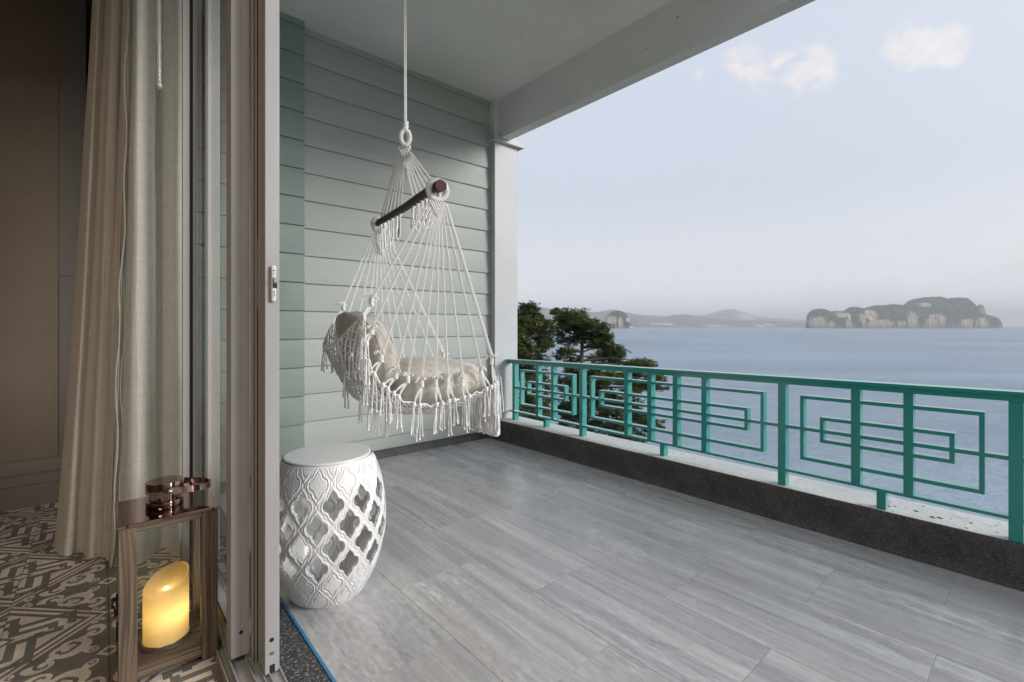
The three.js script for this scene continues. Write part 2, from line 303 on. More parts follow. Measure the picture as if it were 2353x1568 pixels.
{
  tag(mesh('ceiling', metric(box(0.25, 2.42, CEIL, CEIL + 0.12, -3.3, Z_ROOF, 0)), ceilMat), 'plain off white balcony ceiling', 'ceiling', null, 'structure');
  tag(mesh('beam', box(2.412, 2.503, 2.415, CEIL + 0.1, -3.0, Z_ROOF, 0.004), beamMat), 'pale grey roof beam running above the railing', 'beam', null, 'structure');
  { const r = rng(91), g = []; for (const [px, py, X, Y] of [[1557, 39, 2.4112, 0], [1487, 112, 2.4112, 0], [1198, 80, 0, CEIL], [1116, 110, 0, CEIL], [1400, 60, 0, CEIL]]) { const d9 = ray(px, py), k9 = X ? X / d9.x : (Y - 0.0004 - 0.9) / d9.y, q = d9.multiplyScalar(k9).add(V(0, 0.9, 0)), b = new THREE.IcosahedronGeometry(0.0028 + 0.002 * r(), 0); b.scale(X ? 0.3 : 1, X ? 1.8 : 0.3, 1); b.translate(q.x, q.y, q.z); g.push(b); }
    tag(mesh('specks', g, blackMat), 'tiny dark specks stuck on the painted beam and ceiling', 'specks', null, 'stuff'); }
  const c = thing('column', 'square pale column with a flat cap at the corner of the balcony', 'column', [2.5, 0, -3.05], null, 'structure');
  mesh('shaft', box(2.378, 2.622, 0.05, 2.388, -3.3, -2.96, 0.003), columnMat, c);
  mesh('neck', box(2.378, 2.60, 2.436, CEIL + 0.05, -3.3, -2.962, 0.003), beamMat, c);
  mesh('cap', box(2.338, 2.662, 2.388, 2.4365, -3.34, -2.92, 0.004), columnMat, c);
  tag(mesh('roof', [box(-3.6, 0.36, CEIL + 0.12, CEIL + 0.35, -4.3, 2.7, 0.01), box(0.362, 2.56, CEIL + 0.12, CEIL + 0.35, -4.3, Z_ROOF + 0.02, 0.01)], std({ color: lin(0.4, 0.38, 0.36), roughness: 0.9 })), 'flat roof slab over the room and the covered corner of the balcony', 'roof', null, 'structure');
  // past the frame the roof stops and the balcony goes on as an open terrace
  tag(mesh('facade_wall', [box(0.25, 0.36, -0.1, CEIL + 0.12, -4.2, -2.95, 0), box(0.25, 0.36, 2.44, CEIL + 0.12, -2.95, 0.75, 0), box(0.25, 0.36, -0.1, CEIL + 0.12, 0.75, 2.6, 0)], sidingDark), 'house wall that holds the sliding door', 'wall', null, 'structure');
}

// ---------------------------------------------------------------- railing
{
  const R = thing('balcony_railing', 'turquoise green metal railing of nested rectangles and bars on the parapet', 'railing', [2.44, 0.149, -1.5]);
  const paint = phy({ color: lin(0.012, 0.30, 0.275), roughness: 0.3, clearcoat: 0.85, clearcoatRoughness: 0.12 });
  const face = (z) => 2.3983 - 0.03453 * z, hy = (h, z) => h + clamp((z + 2.951) / 2.874, -0.1, 1.5) * (0.013 + 0.027 * (h - 0.209) / 0.426);
  const bar = (name, z0, z1, h0, h1, off = 0, deep = 0.046, r = 0.0012) => {
    const g = new RoundedBoxGeometry(z1 - z0, h1 - h0, deep, 1, r), p = g.attributes.position;
    for (let i = 0; i < p.count; i++) { const z = (z0 + z1) / 2 + p.getX(i), h = (h0 + h1) / 2 + p.getY(i), x = face(z) + off + deep / 2 - p.getZ(i); p.setXYZ(i, x, h < 0.16 ? h : hy(h, z), z); }
    { // keep outward winding after the mapping
      const n = g.attributes.normal; for (let i = 0; i < n.count; i++) { const a = n.getX(i), b = n.getZ(i); n.setXYZ(i, -b, n.getY(i), a); } }
    return mesh(name, metric(g), paint, R);
  };
  const E2 = 1.1;
  bar('top_rail', -2.951, E2, 0.6215, 0.6345, -0.013, 0.072, 0.002); bar('top_rail_moulding', -2.938, E2, 0.6015, 0.6217, -0.005, 0.056, 0.002);
  bar('bottom_rail', -2.934, E2, 0.209, 0.2205, 0.0022, 0.0425);
  const posts = [[-2.884, -2.856], [-2.152, -2.123], [-0.872, -0.838], [-0.113, -0.076], [0.6, 0.635]];
  for (const [a, b] of posts) bar('post', a, b, 0.1485, 0.602, 0, 0.047);
  for (const [a, b] of [[-2.516, -2.489], [-1.517, -1.489], [-0.49, -0.459], [0.25, 0.28]]) bar('foot', a, b, 0.1485, 0.2095, 0.001, 0.044);
  // panels: baluster spans, outer rectangle, inner rectangle
  const panels = [
    { v: [[-2.601, -2.574], [-2.434, -2.408]], o: [-2.795, -2.215], i: [-2.713, -2.293], e: [-2.856, -2.152] },
    { v: [[-1.773, -1.745], [-1.604, -1.575], [-1.434, -1.403], [-1.26, -1.231]], o: [-2.059, -0.938], i: [-1.981, -1.016], e: [-2.123, -0.872] },
    { v: [[-0.579, -0.546], [-0.403, -0.372]], o: [-0.777, -0.172], i: [-0.697, -0.252], e: [-0.838, -0.113] },
    { v: [[0.15, 0.18], [0.34, 0.37]], o: [0.0, 0.52], i: [0.08, 0.44], e: [-0.076, 0.6] },
  ];
  for (const p of panels) {
    for (const [a, b] of p.v) bar('baluster', a, b, 0.2200, 0.602, 0.0006, 0.0455);
    for (const [[a, b], t, bt, c] of [[p.o, 0.557, 0.2755, 0.0142], [p.i, 0.472, 0.3635, 0.0138]]) {
      for (const [h0, h1] of [[t - c, t], [bt, bt + c]]) {
        const cuts = [a, ...p.v.flat(), b]; for (let k = 0; k < cuts.length; k += 2) bar('crossbar', cuts[k] + (k ? -0.001 : 0), cuts[k + 1] + (k + 2 < cuts.length ? 0.001 : 0), h0, h1, 0.0025, 0.042);
      }
      bar('upright', a, a + 0.015, bt + c - 0.0005, t - c + 0.0005, 0.003, 0.041); bar('upright', b - 0.015, b, bt + c - 0.0005, t - c + 0.0005, 0.003, 0.041);
    }
    const cuts = [p.e[0], p.o[0], p.o[0] + 0.015, p.i[0], p.i[0] + 0.015, ...p.v.flat(), p.i[1] - 0.015, p.i[1], p.o[1] - 0.015, p.o[1], p.e[1]];
    for (let k = 0; k < cuts.length - 1; k += 2) bar('middle_rail', cuts[k] - 0.001, cuts[k + 1] + 0.001, 0.4045, 0.4185, 0.0034, 0.0402);
  }
}

// ---------------------------------------------------------------- garden stool
{
  const X = 0.581, Z = -1.632, HT = 0.463, N = 12;
  const S = thing('garden_stool', 'white glazed ceramic garden stool pierced with quatrefoil openings', 'stool', [X, 0, Z]);
  const glaze = phy({ color: lin(0.80, 0.80, 0.795), roughness: 0.3, clearcoat: 0.45, clearcoatRoughness: 0.12 });
  const rad = (h) => { const t = (h - 0.244) / 0.225; return 0.188 - (t > 0 ? 0.047 : 0.065) * Math.pow(Math.abs(t), 2.1); };
  // q: distance from the edge of the quatrefoil in cell units (negative inside); row index of the nearest cell
  function cell(th, h) {
    const v = (h - 0.0305) / 0.0635, a = th / (2 * Math.PI) * N; let best = 9, row = 0, bx = 0, by = 0;
    for (let k = Math.floor(v) - 1; k <= Math.floor(v) + 2; k++) {
      const s = a - (k & 1 ? 0.5 : 0), c = Math.round(s), x = (s - c) * 2, y = (v - k), m = Math.abs(x) + Math.abs(y);
      if (m < best) { best = m; row = k; bx = x; by = y; }
    }
    const ax = Math.abs(bx), ay = Math.abs(by);
    const q = Math.min(Math.hypot(ax - 0.38, ay) - 0.285, Math.hypot(ax, ay - 0.37) - 0.27, (ax * 1.25 + ay - 0.75) / 1.6, (ax + ay - 0.51) / 1.414);
    return { q, row, m: best };
  }
  const gauss = (x, w) => Math.exp(-x * x / (w * w));
  function relief(q, open, h) {
    const fade = sstep(0.0, 0.012, h) * sstep(HT, HT - 0.02, h);
    let e = 0.0034 * gauss(q - 0.055, 0.058) + 0.0024 * gauss(q - 0.205, 0.065) - 0.0012 * gauss(q - 0.145, 0.05);
    if (!open) { e += 0.0016 * gauss(q + 0.30, 0.22) - 0.0022 * gauss(q + 0.03, 0.045) + 0.0022 * gauss(q + 0.10, 0.035); }
    return e * fade;
  }
  const NT = 576, NV = 180;
  const vert = [];
  for (let j = 0; j <= NV; j++) for (let i = 0; i <= NT; i++) {
    const th = i / NT * 2 * Math.PI, h = j / NV * HT, { q, row } = cell(th, h), open = row >= 2 && row <= 5;
    const wob = 1 + 0.004 * n3(Math.cos(th) * 1.6, h * 7, Math.sin(th) * 1.6), r = rad(h) * wob + relief(q, open, h), ri = rad(h) * wob - 0.012 + 0.004 * gauss(q - 0.02, 0.06);
    vert.push({ f: open ? q : Math.max(0.06, Math.abs(q)), o: [r * Math.cos(th), h, r * Math.sin(th)], i: [ri * Math.cos(th), h, ri * Math.sin(th)] });
  }
  const mixp = (a, b, t) => [lerp(a[0], b[0], t), lerp(a[1], b[1], t), lerp(a[2], b[2], t)];
  const outer = [], inner = [], rim = [];
  const emit = (tri) => {
    const keep = tri.filter((v) => v.f > 0).length; if (!keep) return;
    let poly = [], cut = [];
    for (let k = 0; k < 3; k++) {
      const a = tri[k], b = tri[(k + 1) % 3]; if (a.f > 0) poly.push(a);
      if ((a.f > 0) !== (b.f > 0)) { const t = a.f / (a.f - b.f), c = { o: mixp(a.o, b.o, t), i: mixp(a.i, b.i, t) }; poly.push(c); cut.push(c); }
    }
    for (let k = 1; k + 1 < poly.length; k++) { outer.push(...poly[0].o, ...poly[k].o, ...poly[k + 1].o); inner.push(...poly[0].i, ...poly[k + 1].i, ...poly[k].i); }
    if (cut.length === 2) { const [a, b] = cut; rim.push(...a.o, ...a.i, ...b.o, ...b.o, ...a.i, ...b.i); }
  };
  for (let j = 0; j < NV; j++) for (let i = 0; i < NT; i++) { const a = j * (NT + 1) + i, b = a + NT + 1; emit([vert[a], vert[b], vert[a + 1]]); emit([vert[a + 1], vert[b], vert[b + 1]]); }
  const smooth = (a) => { let g = new THREE.BufferGeometry(); g.setAttribute('position', new THREE.Float32BufferAttribute(a, 3)); g = mergeVertices(g, 2e-5); g.computeVertexNormals(); return g.toNonIndexed(); };
  const gb = merge([smooth(outer), smooth(inner), smooth(rim)]); gb.userData.local = true;
  mesh('body', gb, glaze, S);
  const top = new THREE.LatheGeometry([[0.1, 0.452], [0.1275, 0.452], [0.1365, 0.4575], [0.1405, 0.4625], [0.1402, 0.4668], [0.137, 0.4694], [0.131, 0.4704], [0.09, 0.4712], [0.0, 0.4718]].map(([a, b]) => new THREE.Vector2(a, b)), 96);
  top.userData.local = true; mesh('seat', top, phy({ color: lin(0.82, 0.82, 0.82), roughness: 0.26, clearcoat: 0.5, clearcoatRoughness: 0.1 }), S);
}

// ---------------------------------------------------------------- sliding door
{
  const D = thing('sliding_door', 'white aluminium sliding glass door standing open beside the curtain', 'door', [0.28, 0, -1.8]);
  mesh('stile', [box(0.251, 0.2955, 0.028, 2.4, -1.472, -1.413, 0.0025), box(0.2725, 0.2739, 0.03, 2.4, -1.4125, -1.4118, 0)], aluGrey, D);
  mesh('stile', box(0.2535, 0.2665, 0.028, 2.4, -2.165, -2.125, 0.001), aluGrey, D);
  mesh('bottom_rail', [box(0.2545, 0.292, 0.028, 0.085, -2.126, -1.471, 0.002), box(0.2505, 0.2535, 0.058, 0.0615, -2.124, -1.473, 0)], aluMat, D);
  mesh('top_rail', box(0.2545, 0.292, 2.32, 2.4, -2.126, -1.471, 0.002), aluMat, D);
  mesh('gasket', [box(0.2535, 0.2545, 0.085, 0.0935, -2.125, -1.472, 0), box(0.2535, 0.2545, 0.0935, 2.32, -1.481, -1.4725, 0)], sealMat, D);
  const gl = new THREE.PlaneGeometry(0.653, 2.236); gl.rotateY(-Math.PI / 2); gl.translate(0.2675, 1.2025, -1.7985);
  mesh('pane', gl, glassMat, D);
  const hole = (x, y, z, r) => { const g = new THREE.CylinderGeometry(r, r, 0.0024, 20); g.rotateX(Math.PI / 2); g.translate(x, y, z); return g; };
  mesh('screw_hole', hole(0.2745, 0.092, -1.4128, 0.0048), sealMat, D);

  const D2 = thing('sliding_door', 'second glass door panel standing behind the pale curtain', 'door', [0.31, 0, -2.55]);
  mesh('stile', [box(0.29, 0.33, 0.028, 2.4, -2.10, -2.055, 0.002), box(0.29, 0.33, 0.028, 2.4, -2.948, -2.905, 0.002)], aluGrey, D2); mesh('bottom_rail', box(0.292, 0.328, 0.028, 0.085, -2.905, -2.10, 0.002), aluMat, D2); mesh('top_rail', box(0.292, 0.328, 2.32, 2.4, -2.905, -2.10, 0.002), aluMat, D2);
  const gl2 = new THREE.PlaneGeometry(0.804, 2.236); gl2.rotateY(-Math.PI / 2); gl2.translate(0.311, 1.2025, -2.5025); mesh('pane', gl2, glassMat, D2);

  const J = thing('door_jamb', 'white door jamb post with a lock plate and screw holes at its foot', 'jamb', [0.325, 0, -1.37]);
  mesh('post', [box(0.3095, 0.3415, 0.012, 2.44, -1.421, -1.317, 0.0018), box(0.3405, 0.3455, 0.012, 2.44, -1.419, -1.3225, 0.0012)], aluMat, J);
  mesh('track_lip', [box(0.2985, 0.302, 0.012, 2.44, -1.4215, -1.40, 0.0008), box(0.3045, 0.3065, 0.012, 2.44, -1.418, -1.385, 0.0006), box(0.3075, 0.3098, 0.012, 2.44, -1.372, -1.369, 0)], aluGrey, J);
  mesh('strike_trim', box(0.3078, 0.3098, 0.945, 1.135, -1.392, -1.376, 0.0006), aluGrey, J);
  mesh('screw_hole', hole(0.3255, 0.098, -1.3168, 0.0052), sealMat, J);
  mesh('screw', hole(0.3262, 0.064, -1.3166, 0.0052), steelMat, J);
  // little notch over the runner
  mesh('notch', box(0.3205, 0.333, 0.0125, 0.034, -1.3180, -1.3160, 0.0005), sealMat, J);
  // lock plate
  const lp = mesh('lock_plate', [box(0.3215, 0.3345, 0.963, 1.057, -1.317, -1.3055, 0.005)], phy({ color: lin(0.70, 0.69, 0.68), roughness: 0.25, clearcoat: 0.5 }), J);
  lp.position.set(0, 0, 0); lp.position.sub(J.position);
  const sub = (n, g, m) => { const k = mesh(n, g, m, lp); return k; };
  sub('catch', box(0.326, 0.3385, 1.012, 1.0255, -1.3065, -1.2985, 0.001), aluMat);
  sub('slot', [box(0.325, 0.335, 0.9985, 1.0105, -1.3057, -1.3048, 0)], sealMat);
  for (const y of [1.036, 0.981]) { sub('screw', hole(0.328, y, -1.3052, 0.0042), steelMat); sub('slot', [box(0.3248, 0.3312, y - 0.0004, y + 0.0004, -1.3042, -1.3036, 0), box(0.3276, 0.3284, y - 0.0032, y + 0.0032, -1.3041, -1.3035, 0), box(0.326, 0.33, y + 0.0055, y + 0.0085, -1.3056, -1.3048, 0)], sealMat); }

  const T = thing('door_track', 'cream aluminium floor track with raised ribs under the sliding door', 'door track', [0.29, 0, -0.9]);
  mesh('sill', box(0.232, 0.349, -0.04, 0.0075, -2.95, 0.75, 0.001), aluMat, T);
  for (const [a, b, h] of [[0.232, 0.2355, 0.017], [0.2475, 0.2515, 0.026], [0.285, 0.288, 0.018], [0.3055, 0.309, 0.013], [0.318, 0.3225, 0.016], [0.3445, 0.349, 0.012]]) mesh('rib', box(a, b, 0.006, h, -2.94, 0.74, 0.0008), aluMat, T);
  const L = thing('door_frame', 'dark gap and grey frame edge where the door meets the wall behind the curtain', 'door frame', [0.28, 0, -2.19]);
  mesh('frame', box(0.222, 0.2432, 0.0, 2.44, -2.155, -2.127, 0.001), aluGrey, L);
  mesh('gasket', box(0.2434, 0.2533, 0.0, 2.44, -2.152, -2.130, 0), sealMat, L);
}

// ---------------------------------------------------------------- room
{
  const wall = (name, label, g, m = roomMat) => tag(mesh(name, g, m), label, 'wall', null, 'structure');
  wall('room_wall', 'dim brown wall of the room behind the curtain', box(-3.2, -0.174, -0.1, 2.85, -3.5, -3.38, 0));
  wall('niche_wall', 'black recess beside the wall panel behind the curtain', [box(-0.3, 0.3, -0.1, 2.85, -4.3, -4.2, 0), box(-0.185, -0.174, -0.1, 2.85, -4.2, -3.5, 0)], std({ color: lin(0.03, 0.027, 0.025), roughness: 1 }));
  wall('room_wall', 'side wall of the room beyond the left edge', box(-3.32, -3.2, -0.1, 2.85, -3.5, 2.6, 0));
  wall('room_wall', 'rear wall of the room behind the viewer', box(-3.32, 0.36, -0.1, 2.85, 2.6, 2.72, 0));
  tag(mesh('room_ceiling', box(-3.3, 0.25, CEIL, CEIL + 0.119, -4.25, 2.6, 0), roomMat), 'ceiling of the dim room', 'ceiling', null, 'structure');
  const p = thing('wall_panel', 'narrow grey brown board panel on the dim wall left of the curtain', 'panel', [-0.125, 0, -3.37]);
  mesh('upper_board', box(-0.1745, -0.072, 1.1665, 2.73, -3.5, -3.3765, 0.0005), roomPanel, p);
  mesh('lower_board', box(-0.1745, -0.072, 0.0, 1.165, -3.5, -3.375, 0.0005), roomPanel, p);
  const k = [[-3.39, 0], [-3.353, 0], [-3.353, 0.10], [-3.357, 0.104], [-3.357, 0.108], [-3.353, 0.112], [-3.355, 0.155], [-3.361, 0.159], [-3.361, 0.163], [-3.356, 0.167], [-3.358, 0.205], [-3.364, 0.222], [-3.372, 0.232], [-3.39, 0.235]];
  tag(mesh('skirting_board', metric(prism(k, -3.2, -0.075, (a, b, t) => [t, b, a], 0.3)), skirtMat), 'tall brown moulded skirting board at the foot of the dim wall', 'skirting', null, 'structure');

  // encaustic cement tiles, a printed pattern that joins over four tiles
  const c = document.createElement('canvas'); c.width = c.height = 512; const q = c.getContext('2d');
  q.fillStyle = '#d6cdc2'; q.fillRect(0, 0, 512, 512); const dark = '#74706c', light = '#d6cdc2';
  const poly = (pts, col) => { q.fillStyle = col; q.beginPath(); pts.forEach(([x, y], i) => (i ? q.lineTo(x, y) : q.moveTo(x, y))); q.closePath(); q.fill(); };
  // dark field below the diagonal, nested chevrons in the upper right corner
  poly([[0, 0], [512, 512], [0, 512]], dark);
  const diag = (o, w, col) => poly([[o, 0], [o + w, 0], [512, 512 - o - w], [512, 512 - o]], col);
  diag(0, 26, light); diag(26, 30, dark); diag(56, 36, light); diag(92, 40, dark);
  poly([[132, 0], [512, 0], [512, 380]], light);
  const hook = (s, w, col) => { q.strokeStyle = col; q.lineWidth = w; q.lineJoin = 'miter'; q.lineCap = 'butt'; q.beginPath(); q.moveTo(512 - s - 118, 0); q.lineTo(512 - s - 118, 60 - s * 0.1); q.lineTo(512 - s, 60 - s * 0.1 + 0); q.lineTo(512 - s, s + 118 + 60); q.lineTo(512, s + 118 + 60); q.stroke(); };
  hook(150, 44, dark); hook(60, 46, dark); poly([[440, 0], [512, 0], [512, 72]], dark); poly([[470, 0], [512, 0], [512, 42]], light);
  // scrolls in the dark half: commas, leaves and curls mirrored about the other diagonal
  const scroll = (x, y, s, rot, flip) => {
    q.save(); q.translate(x, y); q.rotate(rot); q.scale(s * (flip ? -1 : 1), s); q.fillStyle = light;
    q.beginPath(); q.moveTo(-62, 22); q.bezierCurveTo(-66, -34, -18, -62, 28, -48); q.bezierCurveTo(62, -36, 66, 8, 36, 22); q.bezierCurveTo(12, 32, -10, 14, -2, -6); q.bezierCurveTo(6, -20, 24, -16, 24, -4);
    q.bezierCurveTo(40, -14, 30, -36, 8, -32); q.bezierCurveTo(-24, -26, -30, 10, -8, 34); q.bezierCurveTo(-30, 44, -56, 40, -62, 22); q.fill(); q.restore();
  };
  const drop = (x, y, s, rot) => { q.save(); q.translate(x, y); q.rotate(rot); q.scale(s, s); q.fillStyle = light; q.beginPath(); q.moveTo(0, -56); q.bezierCurveTo(34, -24, 34, 22, 0, 32); q.bezierCurveTo(-34, 22, -34, -24, 0, -56); q.fill(); q.restore(); };
  for (const m of [0, 1]) {
    q.save(); if (m) { q.transform(0, -1, -1, 0, 512, 512); }
    scroll(160, 322, 1.45, -0.5, false); scroll(72, 205, 1.15, -1.9, true); scroll(52, 88, 0.62, 0.6, false); drop(250, 380, 0.95, 2.5);
    q.restore();
  }
  drop(78, 434, 1.2, 0.785); q.fillStyle = dark; q.beginPath(); q.arc(74, 438, 20, 0, 7); q.fill(); q.fillStyle = light; q.beginPath(); q.arc(74, 438, 9, 0, 7); q.fill();
  poly([[0, 452], [60, 512], [0, 512]], light); poly([[0, 480], [32, 512], [0, 512]], dark);
  const img = q.getImageData(0, 0, 512, 512).data, wearA = fbm(6, 6, 4, 801), wearB = fbm(80, 80, 3, 811);
  const tileTex = tex(512, 512, (u, v, x, y) => { const o = (y * 512 + x) * 4, k = 1 + (wearA(u, v) - 0.5) * 0.22 + (wearB(u, v) - 0.5) * 0.16; return [img[o] * k, img[o + 1] * k, img[o + 2] * k]; });
  const rough = tex(256, 256, (u, v) => 255 * clamp(0.44 + (wearA(u, v) - 0.5) * 0.5, 0, 1), false);
  const mats = [0.96, 1.02, 0.9].map((k) => std({ color: lin(k, k * 0.985, k * 0.965), map: tileTex, roughness: 1, roughnessMap: rough }));
  const f = thing('room_floor', 'room floor of patterned grey and cream cement tiles', 'floor', [0, 0, 0], null, 'structure'), s = 0.2365, r = rng(9);
  mesh('bed', box(-3.3, 0.30, -0.2, -0.004, -4.2, 2.6, 0), groutMat, f);
  const base = new RoundedBoxGeometry(s - 0.0016, 0.014, s - 0.0016, 1, 0.0008);
  { const p = base.attributes.position, uv = new Float32Array(p.count * 2); for (let i = 0; i < p.count; i++) { uv[i * 2] = p.getX(i) / s + 0.5; uv[i * 2 + 1] = 0.5 - p.getZ(i) / s; } base.setAttribute('uv', new THREE.BufferAttribute(uv, 2)); }
  base.userData.local = true;
  for (let i = -6; i < 1; i++) for (let j = -6; j < 8; j++) {
    const x = 0.0115 + i * s + s / 2, z = -1.963 + j * s - s / 2; if (x > 0.24) continue;
    const m = mesh('tile', base, mats[Math.floor(r() * 3)], f); m.position.set(x, -0.007 + (r() - 0.5) * 0.0006, z); m.rotation.y = [[0, 1], [3, 2]][((j % 2) + 2) % 2][((i % 2) + 2) % 2] * -Math.PI / 2;
  }
  const edge = mats[1]; for (let j = -6; j < 8; j++) { const z = -1.963 + j * s; mesh('cut_tile', box(0.0115 + s * 0 + 0.2375 - 0.018, 0.2315, -0.014, -0.0008, z - s + 0.001, z - 0.001, 0), groutMat, f).visible = true; }
}

{ // ceiling lamp of the room, behind the viewer: its warm light lies on the curtain, the lantern and the door edges
  const l = thing('ceiling_lamp', 'square warm ceiling lamp of the room behind the viewer', 'lamp', [-1.35, CEIL, 0.35]);
  mesh('housing', box(-1.72, -0.98, CEIL - 0.07, CEIL - 0.001, -0.02, 0.72, 0.004), aluMat, l);
  mesh('diffuser', box(-1.70, -1.00, CEIL - 0.082, CEIL - 0.0705, 0.0, 0.70, 0.002), std({ color: lin(0.9, 0.85, 0.75), emissive: lin(1, 0.74, 0.46), emissiveIntensity: 3 }), l);
  const a = new THREE.RectAreaLight(new THREE.Color().setRGB(1, 0.80, 0.61), 14, 0.68, 0.68); a.name = 'ceiling_lamp_light'; a.position.set(0, -0.086, 0); a.rotation.x = -Math.PI / 2; l.add(a);
}
// ---------------------------------------------------------------- curtains
const linen = (() => { const a = fbm(180, 60, 2, 901), b = fbm(60, 190, 2, 911), s = fbm(5, 40, 3, 921); return tex(1024, 1024, (u, v, x, y) => { const k = 240 + (a(u, v) - 0.5) * 20 + (b(u, v) - 0.5) * 22 + (s(u, v) - 0.5) * 8 + ((x & 1) ^ (y & 1) ? 3 : -3); return [k, k * 0.985, k * 0.955]; }, true, 0.5); })();
const linenBump = (() => { const a = fbm(250, 40, 2, 931), b = fbm(40, 250, 2, 941); return tex(1024, 1024, (u, v) => 255 * (0.5 * a(u, v) + 0.5 * b(u, v)), false, 0.45); })();
{
  const sheet = (bot, top, h0, h1, seed) => {
    const B = new THREE.CatmullRomCurve3(bot.map(([p, d]) => { const r = ray(p, 751).multiplyScalar(d); return V(r.x, 0, r.z); }), false, 'centripetal'), T = new THREE.CatmullRomCurve3(top.map(([p, d]) => { const r = ray(p, 751).multiplyScalar(d); return V(r.x, 0, r.z); }), false, 'centripetal');
    const LB = B.getLength();
    return grid(150, 60, (a, t) => {
      const k = a * (bot.length - 1) / (bot.length - 1), p = B.getPoint(k), q = T.getPoint(k), e = Math.pow(t, 0.82), x = lerp(p.x, q.x, e), z = lerp(p.z, q.z, e), w = 0.006 * fb3(a * 9 + seed, t * 3.5, seed, 3) * (1 - 0.3 * t), sag = 0.012 * fb3(a * 6 + seed, 9, 2, 2) * (1 - t);
      return { x: x + w, y: lerp(h0 + sag, h1, t), z: z + w * 1.3, u: a * LB, v: t * (h1 - h0) };
    });
  };
  const heavy = phy({ color: lin(0.86, 0.835, 0.805), map: linen, roughness: 0.95, bumpMap: linenBump, bumpScale: 0.0015, transmission: 0.12, thickness: 0, side: THREE.DoubleSide });
  const light = phy({ color: lin(0.94, 0.94, 0.935), map: linen, roughness: 0.95, bumpMap: linenBump, bumpScale: 0.0015, transmission: 0.45, thickness: 0, side: THREE.DoubleSide });
  const c1 = thing('curtain', 'heavy beige curtain hanging in dark folds at the left of the door', 'curtain', [-0.05, 0, -2.45]);
  const bot1 = [[122, 1.91], [132, 1.85], [152, 1.825], [174, 1.865], [188, 1.86], [204, 1.80], [222, 1.815], [236, 1.83], [244, 1.795], [250, 1.79]];
  const top1 = [[220, 1.94], [226, 1.87], [236, 1.845], [247, 1.89], [255, 1.885], [264, 1.82], [276, 1.83], [286, 1.86], [293, 1.825], [299, 1.82]];
  mesh('cloth', sheet(bot1, top1, 0.012, 2.5, 1), heavy, c1);
  const c2 = thing('curtain', 'pale linen curtain with a stitched hem beside the glass door', 'curtain', [0.15, 0, -2.35]);
  const bot2 = [[250, 1.79], [254, 1.76], [259, 1.79], [264, 1.80], [270, 1.77], [290, 1.755], [308, 1.758], [319, 1.77], [332, 1.80], [350, 1.85], [364, 1.885], [373, 1.90], [384, 1.885], [398, 1.85], [411, 1.85], [424, 1.90]];
  const top2 = [[299, 1.81], [302, 1.775], [306, 1.80], [310, 1.81], [313, 1.77], [318, 1.755], [322, 1.758], [326, 1.77], [338, 1.80], [352, 1.85], [363, 1.885], [373, 1.905], [384, 1.89], [399, 1.855], [411, 1.855], [423, 1.90]];
  mesh('cloth', sheet(bot2, top2, 0.006, 2.5, 7), light, c2);
  const seam = []; for (let i = 0; i <= 24; i++) { const t = i / 24, e = Math.pow(t, 0.82), a = ray(254, 751).multiplyScalar(1.757), b = ray(301, 751).multiplyScalar(1.772), k = 0.004 * Math.sin(i * 1.7) + 0.004 * Math.sin(i * 0.6); seam.push(V(lerp(a.x, b.x, e) + k, lerp(0.004, 2.5, t), lerp(a.z, b.z, e) + k)); }
  mesh('hem', tube(seam, 0.0026, 6, 80), light, c2);
  const seam2 = seam.map((p, i) => p.clone().add(V(0.014, 0, 0.004 + 0.002 * Math.sin(i * 1.1)))); mesh('hem', tube(seam2, 0.002, 5, 80), light, c2);
  const rail = mesh('curtain_rail', box(-0.25, 0.24, 2.5, 2.53, -2.62, -2.3, 0.003), roomMat); tag(rail, 'rail above the frame that carries the curtains', 'rail');
  const w = thing('curtain_wand', 'clear acrylic curtain wand with a rounded tip hanging before the pale curtain', 'wand', [0.1, 1.7, -1.95]);
  const acr = phy({ color: lin(0.9, 0.93, 0.92), transmission: 0.75, thickness: 0.01, roughness: 0.08, ior: 1.49 });
  const b0 = at(365, 200, 1.66), b1 = V(b0.x - 0.004, 2.5, b0.z); mesh('rod', tube([b0, V(b0.x - 0.001, 1.95, b0.z), b1], 0.0078, 12, 6), acr, w);
  const tip = new THREE.SphereGeometry(0.0098, 16, 10); tip.scale(1, 1.7, 1); tip.translate(b0.x, b0.y + 0.006, b0.z); mesh('tip', tip, acr, w);
}

